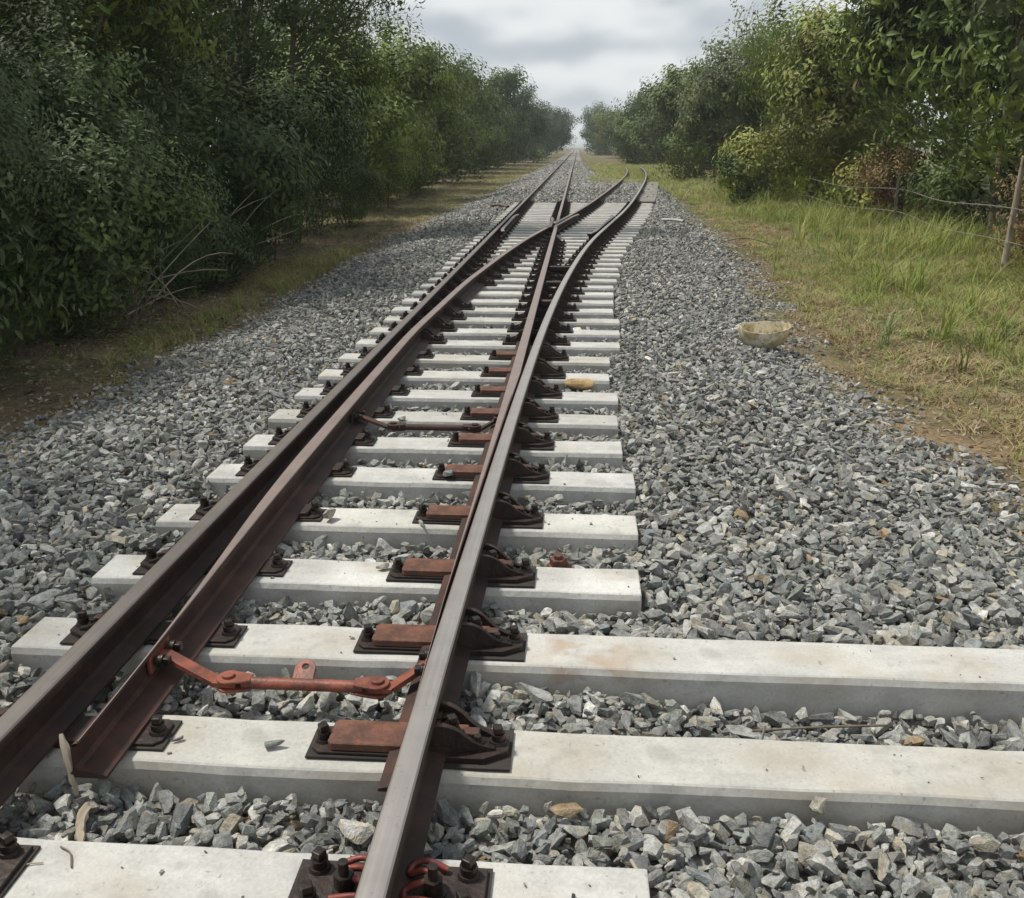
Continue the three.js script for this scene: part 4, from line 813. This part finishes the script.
lt('tree of the left row standing beside the camera', -8.4, 3.6, 9.2, 2.6, 2.4, 0.8, 'far', 40, 16, [g_.deep, g_.mid]);
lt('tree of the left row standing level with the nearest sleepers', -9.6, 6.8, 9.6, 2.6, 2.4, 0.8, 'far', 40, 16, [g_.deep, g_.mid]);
// undergrowth down to the soil
const us = [[-4.6, 6.6, 2.6, 1.1, 1.0, 'broad'], [-5.0, 8.4, 3.0, 1.2, 1.1, 'feather'], [-4.4, 9.9, 2.0, 0.9, 1.0, 'small'], [-5.0, 11.2, 3.2, 1.2, 1.1, 'small'], [-4.5, 12.9, 2.2, 0.9, 1.1, 'feather'], [-4.8, 14.6, 2.9, 1.1, 1.2, 'broad'], [-4.7, 16.4, 2.6, 1.0, 1.2, 'small'], [-4.9, 18.6, 3.1, 1.1, 1.4, 'broad'], [-4.9, 21, 2.8, 1.0, 1.5, 'small'], [-5.1, 24, 3.2, 1.1, 1.8, 'feather'], [-5.4, 30.5, 2.2, 1.0, 2.0, 'small'], [-5.7, 39, 2.6, 1.0, 2.6, 'broad']];
const usl = ['broad leaved dark shrub at the left edge above the verge', 'feathery dark shrub, second along the left verge', 'low dark shrub, third along the left verge', 'tall small leaved shrub, fourth along the left verge', 'low feathery shrub, fifth along the left verge', 'broad leaved shrub, sixth along the left verge', 'small leaved shrub behind the dry grass patch at left', 'broad leaved shrub right of the dry grass patch at left', 'dark shrub, ninth along the left verge', 'feathery shrub, tenth along the left verge', 'low shrub under the bright green left tree', 'broad leaved shrub farthest along the left verge'];
us.forEach(([x, d, h, rx, rz, leaf], i) => ls(usl[i], x, d, h, rx, rz, leaf, 26, 26, i > 9 ? [g_.mid, g_.fresh] : [g_.deep, g_.mid, g_.deep]));  // nearer shrubs are coloured mostly deep, standing in for their backlit shade
// right: hedge of trees behind the wire fence
const RT = 'trees of the right tree row', rt = (label, x0, d, h, rx, rz, y0, leaf, n, k, cols, extra = {}) => plant('hedge_tree', label, 'tree', { seed: seed++, x: x0 - 0.9, d, h, rx, rz, y0, leaf, n, k, cols, trunk: 0.08, ...extra }, RT);
rt('big leaved tree at the top right corner overhanging the fence', 9.3, 13.6, 7.6, 2.4, 2.4, 1.7, 'large', 46, 22, [g_.mid, g_.fresh, g_.deep, g_.grey], { dry: 0.02, ls: 0.85, rc: 0.34 });
rt('broad leaved tree behind the right fence, left of the big leaved one', 10.2, 19.5, 8.2, 2.5, 2.6, 1.3, 'large', 48, 22, [g_.mid, g_.fresh, g_.olive, g_.grey], { dry: 0.03, ls: 0.95 });
rt('dense dark green tree between the two right fence posts', 11.3, 24.5, 7.6, 2.5, 2.6, 0.9, 'large', 46, 22, [g_.mid, g_.deep, g_.fresh]);
rt('tree with yellow orange leaves right of the tall grass', 9.8, 30.5, 6.0, 2.2, 2.4, 0.4, 'broad', 40, 26, [g_.yellow, g_.olive, g_.fresh], { dry: 0.10, trunk: 0.06, ls: 1.5 });
rt('tall airy tree whose thin top stands against the sky at right', 10.8, 37, 7.5, 2.6, 2.8, 0.8, 'broad', 40, 26, [g_.olive, g_.mid, g_.fresh], { ls: 1.5 });
rt('feathery tree with loose crown left of the tall airy one', 10.1, 46, 6.8, 2.5, 3.2, 0.6, 'broad', 40, 26, [g_.olive, g_.grey, g_.mid], { ls: 1.6 });
rt('round dark tree standing farther back on the right', 9.9, 57, 5.6, 2.7, 3.4, 0.4, 'far', 46, 17, [g_.deep, g_.mid, g_.olive]);
rt('tree of the second row behind the right fence, at the right edge', 13.4, 17, 9.5, 3, 3, 0.6, 'far', 46, 17, [g_.deep, g_.mid]);
for (const [x, d, h] of [[14, 25, 10], [14.2, 33, 9], [14, 43, 7]]) rt(`dark tree of the right second row, ${nth(br++)} counted from the camera`, x, d, h, 3, 3.6, 0.4, 'far', 44, 16, [g_.deep, g_.mid]);
for (const [x, d, h, rx, rz, c] of [[10.6, 69, 6.6, 3.4, 4.4, g_.mid], [10.8, 84, 7.4, 3.8, 5, g_.deep], [10.6, 104, 7.2, 4.4, 7, g_.deep], [10, 130, 8.2, 4.4, 8, g_.deep], [9.4, 165, 7.6, 4.4, 10, g_.mid]])
  rt(`tree in the distant right row, ${nth(dr++)} after the round dark tree`, x, d, h, rx, rz, 0.3, 'far', 46, 15, [c, g_.mid, g_.olive], { ls: d > 80 ? 1.5 : 1.2 });
rt('far dark tree closing the right side of the gap', 7.2, 225, 9.4, 4.4, 17, 0.3, 'far', 44, 14, [g_.deep, g_.deep], { ls: 2 });
// shrubs at the foot of the right row
const RS = 'undergrowth along the right fence', rs = (label, x, d, h, rx, rz, leaf, n, k, cols, extra = {}) => plant('shrub', label, 'shrub', { seed: seed++, x, d, h, rx, rz, y0: 0.05, leaf, n, k, cols, trunk: 0.02, stems: 4, ...extra }, RS);
rs('reddish dry shrub below the wire between the two right posts', 8.9, 15.6, 1.5, 0.9, 1.2, 'small', 18, 22, [g_.dry, g_.olive, g_.dry], { dry: 0.4 });
rs('reddish dry shrub left of the dark fence post', 8.9, 24.5, 1.7, 0.9, 1.4, 'small', 18, 22, [g_.dry, g_.olive], { dry: 0.45 });
rs('green shrub behind the dark fence post', 10.0, 21.5, 2.2, 1.1, 1.3, 'broad', 22, 24, [g_.mid, g_.deep]);
rs('green shrub at the right edge behind the pale post', 9.6, 12.3, 2.0, 1.0, 1.0, 'broad', 22, 22, [g_.mid, g_.deep]);
rs('light green shrub beyond the third fence post', 8.8, 31.5, 2.2, 1.1, 1.6, 'small', 22, 24, [g_.fresh, g_.yellow]);
rs('light green shrub along the far right grass', 8.4, 41, 2.0, 1.1, 2.2, 'broad', 22, 24, [g_.fresh, g_.olive]);
rs('yellow green leafy shrub left of the thick dark post', 9.3, 26.8, 1.8, 0.9, 1.5, 'broad', 20, 20, [g_.yellow, g_.fresh, g_.olive], { ls: 1.3 });
rs('tall yellow green shrub where the right grass meets the trees', 7.6, 34.5, 2.2, 1.0, 1.8, 'broad', 22, 22, [g_.yellow, g_.fresh], { ls: 1.4 });
rs('small dark leaved weed standing at the ballast edge on the right', 6.35, 31.5, 1.5, 0.45, 0.4, 'broad', 9, 12, [g_.deep, g_.mid]);
// bare branches in the left thicket
{
  rnd = mul(321);
  for (const [label, x, d, y] of [['tangle of bare grey branches in the left thicket', -3.9, 13.2, 0.9], ['smaller tangle of dead twigs low in the left thicket', -3.8, 10.8, 0.6]]) {
    const t = thing('bare_branches', label, 'branches', [x, groundY(x, d), -d], 'dead branches in the left thicket'), gs = [];
    for (let i = 0; i < 16; i++) { const a = V(rr(-0.9, -0.1), rr(0, 0.3), rr(-0.7, 0.7)), b = V(rr(-0.5, 0.7), y + rr(-0.5, 0.7), rr(-1.4, 1.4)); obj('branch', limb(a, b, 0.012, 0.004, V(0, rr(0, 0.4), rr(-0.3, 0.3)), 6, 5), M.dryWood, t); }
  }
}
console.log('twigs', leaves);

// ------------------------------------------------------------------ wire fence on the right
M.darkPost = std({ name: 'dark wet wood', color: C(0.10, 0.085, 0.07), map: barkMap, roughness: 0.95, bumpMap: barkMap, bumpScale: 0.008 });
const posts = [[7.72, 15.2, 1.8, 0.05, M.dryWood, 0.012, 'pale crooked wooden fence post at the right edge'], [8.45, 22.6, 1.35, 0.11, M.darkPost, -0.02, 'thick dark fence post in the middle of the right fence'], [7.9, 29.2, 1.2, 0.09, M.darkPost, 0.03, 'short dark fence post farthest along the right fence']];
for (const [x, d, h, r, mat, lean, label] of posts) {
  const t = thing('fence_post', label, 'fence post', [x, groundY(x, d) - 0.05, -d], 'posts of the right wire fence');
  rnd = mul(Math.round(d * 10));
  const g = limb(V(0, -0.3, 0), V(lean * h * 2, h, 0), r, r * 0.78, V(rr(-0.06, 0.06), 0, rr(-0.05, 0.05)), 14, 10), p = g.attributes.position;
  for (let i = 0; i < p.count; i++) { const k = 1 + (vnoise(p.getY(i) * 5, Math.atan2(p.getZ(i), p.getX(i)) * 2 + 9, 2501) - 0.5) * 0.35; p.setX(i, p.getX(i) * k); p.setZ(i, p.getZ(i) * k); }
  g.computeVertexNormals(); obj('post_shaft', g, mat, t);
  obj('post_top', boxUV(new THREE.CylinderGeometry(r * 0.7, r * 0.8, 0.03, 10).translate(lean * h * 2, h + 0.005, 0)), mat, t);
}
{
  const P = posts.map(([x, d, h, r, , lean]) => [x, d]), ends = [[8.2, 8.0], [7.72, 15.2], [8.45, 22.6], [7.9, 29.2]];
  for (const [y, label] of [[1.0, 'upper barbed wire strung along the right fence posts'], [0.5, 'lower barbed wire strung along the right fence posts']]) {
    const t = thing('barbed_wire', label, 'wire', [0, 0, 0], 'wires of the right fence');
    const pts = []; ends.forEach(([x, d], i) => { pts.push([x - 0.08, groundY(x, d) + y + (i === 2 ? -0.02 : 0), -d]); if (i < 3) { const [x2, d2] = ends[i + 1]; pts.push([(x + x2) / 2 - 0.08, groundY((x + x2) / 2, (d + d2) / 2) + y - 0.09, -(d + d2) / 2]); } });
    const c = new THREE.CatmullRomCurve3(pts.map((p) => V(...p)), false, 'centripetal'); obj('strand', boxUV(new THREE.TubeGeometry(c, 90, 0.006, 5)), M.wire, t);
    const bs = []; for (let i = 1; i < 70; i++) { const p = c.getPointAt(i / 70); for (const a of [0.6, -0.6]) bs.push(boxUV(new THREE.CylinderGeometry(0.004, 0.002, 0.07, 4).rotateZ(a).rotateX(i).translate(p.x, p.y, p.z))); }
    obj('barbs', bs, M.wire, t);
  }
}

// ------------------------------------------------------------------ grass, weeds and litter
function tuft(seed_, n, h, lean, w) {
  const r = mul(seed_), a = (x, y) => x + (y - x) * r(), pos = [], idx = []; let o = 0;
  for (let i = 0; i < n; i++) {
    const an = a(0, 6.283), H = h * a(0.5, 1.15), L = lean * H * a(0.3, 1.3), bx = a(-0.06, 0.06), bz = a(-0.06, 0.06), cx = Math.cos(an), cz = Math.sin(an), ww = w * a(0.6, 1.2);
    for (let k = 0; k <= 3; k++) { const t = k / 3, q = ww * (1 - t * 0.85) / 2, y = H * (t - 0.28 * t * t * lean), out = L * t * t; pos.push(bx + cx * out - cz * q, y, bz + cz * out + cx * q, bx + cx * out + cz * q, y, bz + cz * out - cx * q); }
    for (let k = 0; k < 3; k++) { const b = o + k * 2; idx.push(b, b + 1, b + 2, b + 1, b + 3, b + 2); } o += 8;
  }
  let g = new THREE.BufferGeometry(); g.setAttribute('position', new THREE.Float32BufferAttribute(pos, 3)); g.setIndex(idx); g.computeVertexNormals(); return g;
}
function field(name, label, geos, mat, place, kind = 'stuff') {
  const by = geos.map(() => []); for (const p of place) by[Math.floor(rnd() * geos.length)].push(p);
  const root = new THREE.Group(); root.name = numbered(name); root.userData.kind = kind; root.userData.label = label; scene.add(root);
  const mt = new THREE.Matrix4(), q = new THREE.Quaternion(), e = new THREE.Euler(), col = new THREE.Color();
  by.forEach((l, k) => { if (!l.length) return; const im = new THREE.InstancedMesh(geos[k], mat, l.length); im.name = name + '_tufts'; im.userData.kind = kind; im.castShadow = im.receiveShadow = true; l.forEach((p, i) => { q.setFromEuler(e.set(gauss() * 0.12 + (p.tilt ? gauss() * 0.5 : 0), rr(0, 6.283), gauss() * 0.12 + (p.tilt ? gauss() * 0.5 : 0))); mt.compose(V(p.x, p.y, -p.d), q, V(p.s, p.s * (p.sy ?? 1), p.s)); im.setMatrixAt(i, mt); im.setColorAt(i, col.setRGB(...p.c)); }); root.add(im); });
}
{
  rnd = mul(99);
  const green = [tuft(1, 14, 0.26, 0.9, 0.010), tuft(2, 16, 0.30, 1.1, 0.011), tuft(3, 12, 0.22, 1.3, 0.010)], tall = [tuft(4, 12, 0.75, 0.85, 0.016), tuft(5, 11, 0.8, 1.15, 0.018), tuft(8, 9, 0.95, 0.7, 0.02)], low = [tuft(6, 16, 0.10, 1.3, 0.007), tuft(7, 18, 0.085, 1.6, 0.007)];
  const GC = [[0.24, 0.31, 0.07], [0.31, 0.355, 0.09], [0.19, 0.25, 0.055], [0.40, 0.39, 0.15]], DC = [[0.38, 0.29, 0.15], [0.32, 0.24, 0.12], [0.46, 0.37, 0.20], [0.27, 0.21, 0.11]], OC = [[0.28, 0.27, 0.11], [0.34, 0.30, 0.13]];
  const pick = (a) => { const c = a[Math.floor(rnd() * a.length)], v = rr(0.8, 1.2); return c.map((q) => q * v); };
  const gp = [], tp = [], dp = [];
  const tryAt = (x, d) => {
    const r = edgeR(d) - 0.05, u = x - r, far = sstep(9, 30, d);
    const patch = fbm(x * 0.55 + 11, d * 0.55 + 5, 3001, 3), fine = fbm(x * 1.7, d * 1.7, 3011, 3);
    const lush = 0.12 + 0.88 * sstep(0.2, 2.4, u + (patch - 0.5) * 6 + (fine - 0.5) * 3 + far * 1.1);   // dry and bare by the stones, lush by the fence
    if (u < 0.1 + (fine - 0.5) * 0.7) return;
    const y = groundY(x, d) - 0.01;
    if (rnd() < lush * 0.8) { if (rnd() < 0.42 * sstep(0.40, 0.60, fbm(x * 0.8 + 4, d * 0.6, 3021, 2)) * lush && u > 1.2) tp.push({ x, d, y, s: rr(0.45, 0.95), c: pick(GC) }); else gp.push({ x, d, y, s: rr(0.5, 1.05), sy: rr(0.6, 1.1), c: pick(rnd() < 0.72 ? GC : rnd() < 0.6 ? OC : DC) }); }
    else if (rnd() < 0.35 + 0.5 * fine) dp.push({ x, d, y, s: rr(0.7, 1.7), c: pick(rnd() < 0.8 ? DC : OC) });
  };
  for (let k = 0; k < 9500; k++) { const d = rr(3.5, 16); tryAt(rr(3.2, 9.5), d); }
  for (let k = 0; k < 12000; k++) { const d = rr(14, 40); tryAt(rr(3.4, 11), d); }
  for (let k = 0; k < 4500; k++) { const d = rr(36, 110), x = rr(2, 10); if (x > edgeR(d) - 0.2) gp.push({ x, d, y: groundY(x, d) - 0.02, s: rr(1.0, 2.0), sy: rr(0.5, 0.9), c: pick(rnd() < 0.7 ? GC : OC) }); }
  for (let k = 0; k < 2600; k++) { const d = rr(46, 85), x = rr(1.6, 6); if (x > gDivL(d) - 1.6 - fbm(d * 0.3, 4, 3301, 2)) gp.push({ x, d, y: groundY(x, d) - 0.02, s: rr(0.8, 1.4), sy: rr(0.35, 0.7), c: pick(rnd() < 0.5 ? GC : OC) }); }
  for (let k = 0; k < 1100; k++) { const d = rr(50, 78), x = gDivL(d) - 0.5 + rr(0, 2.2); gp.push({ x, d, y: groundY(x, d) - 0.02, s: rr(0.9, 1.6), sy: rr(0.7, 1.2) * (0.7 + 0.6 * sstep(52, 62, d)), c: pick(rnd() < 0.75 ? GC : OC) }); }
  // left verge
  for (let k = 0; k < 7000; k++) {
    const d = rr(4.5, 24), x = edgeL(d) + 0.15 - rr(0, 1.9), n = fbm(x * 0.9 + 3, d * 0.5 + 8, 3101, 3), y = groundY(x, d) - 0.01, patch = Math.exp(-(((d - 15.0) / 2.0) ** 2) - (((x + 3.5) / 0.5) ** 2));
    if (patch > 0.25 && rnd() < patch) gp.push({ x, d, y, s: rr(0.5, 0.85), c: pick(OC.concat([[0.30, 0.27, 0.10]])) });
    else if (n > 0.54 && rnd() < (n - 0.48) * 2.2) (rnd() < 0.4 ? gp : dp).push({ x, d, y, s: rr(0.4, 0.9), c: pick(rnd() < 0.5 ? GC : OC) });
  }
  for (let k = 0; k < 4200; k++) { const d = rr(20, 100), x = edgeL(d) + 0.3 - rr(0, 2.6 + d * 0.02), y = groundY(x, d) - 0.02; gp.push({ x, d, y, s: rr(0.6, 1.3), sy: rr(0.4, 0.8), c: pick(OC.concat([[0.26, 0.24, 0.12], [0.15, 0.17, 0.06]])) }); }
  field('grass', 'green grass of both verges', green, M.grass, gp);
  field('tall_grass', 'tall arching grass in front of the right fence', tall, M.grass, tp);
  field('dry_grass', 'short dry brown grass beside the ballast', low, M.grass, dp);
  // litter: dead leaves and small stones at the ballast edges
  const leafG = leafGeo([[V(-0.03, 0, 0), V(1, 0, 0), V(0, 1, 0), 0.075, 0.036, 0.15], [V(0.05, 0.004, 0.04), V(-0.5, 0.1, 0.8).normalize(), V(0, 1, 0), 0.06, 0.03, -0.2]]), lp = [];
  for (let k = 0; k < 9000; k++) { const right = rnd() < 0.55, d = rr(3.8, 20), x = right ? edgeR(d) + rr(-0.5, 2.2) : edgeL(d) - rr(-0.4, 1.6); lp.push({ x, d, y: groundY(x, d) + 0.012, s: rr(0.35, 0.95), tilt: 1, c: pick([[0.30, 0.21, 0.13], [0.34, 0.27, 0.19], [0.20, 0.14, 0.09], [0.38, 0.34, 0.28], [0.24, 0.17, 0.11]]) }); }
  field('leaf_litter', 'dead leaves scattered on the soil beside the ballast', [leafG], M.grass, lp);
  // weeds between grass and stones
  rnd = mul(555);
  const weeds = [[4.05, 9.3, 0.75, 'slender green weed stalk at the ballast edge right of the container'], [4.5, 8.4, 0.8, 'upright green weed in the dry grass at right'], [4.9, 7.2, 0.85, 'leaning green weed nearest the bottom right of the dry grass'], [5.5, 9.9, 0.7, 'bushy green weed before the pale fence post']];
  for (const [x, d, h, label] of weeds) { const t = thing('grass_weed', label, 'weed', [x, groundY(x, d), -d], 'weeds in the dry grass at right'); const m = obj('blades', tuft(600 + Math.round(d * 10), 12, h * 0.85, 1.05, 0.018), new THREE.MeshPhysicalMaterial({ color: C(0.13, 0.20, 0.045), roughness: 0.6, transmission: 0.3, thickness: 0, side: THREE.DoubleSide }), t); m.scale.set(0.8, 1, 0.8); }
}

scene.fog = new THREE.FogExp2(new THREE.Color().setRGB(0.72, 0.77, 0.80), 0.0006);
renderer.render(scene, camera);
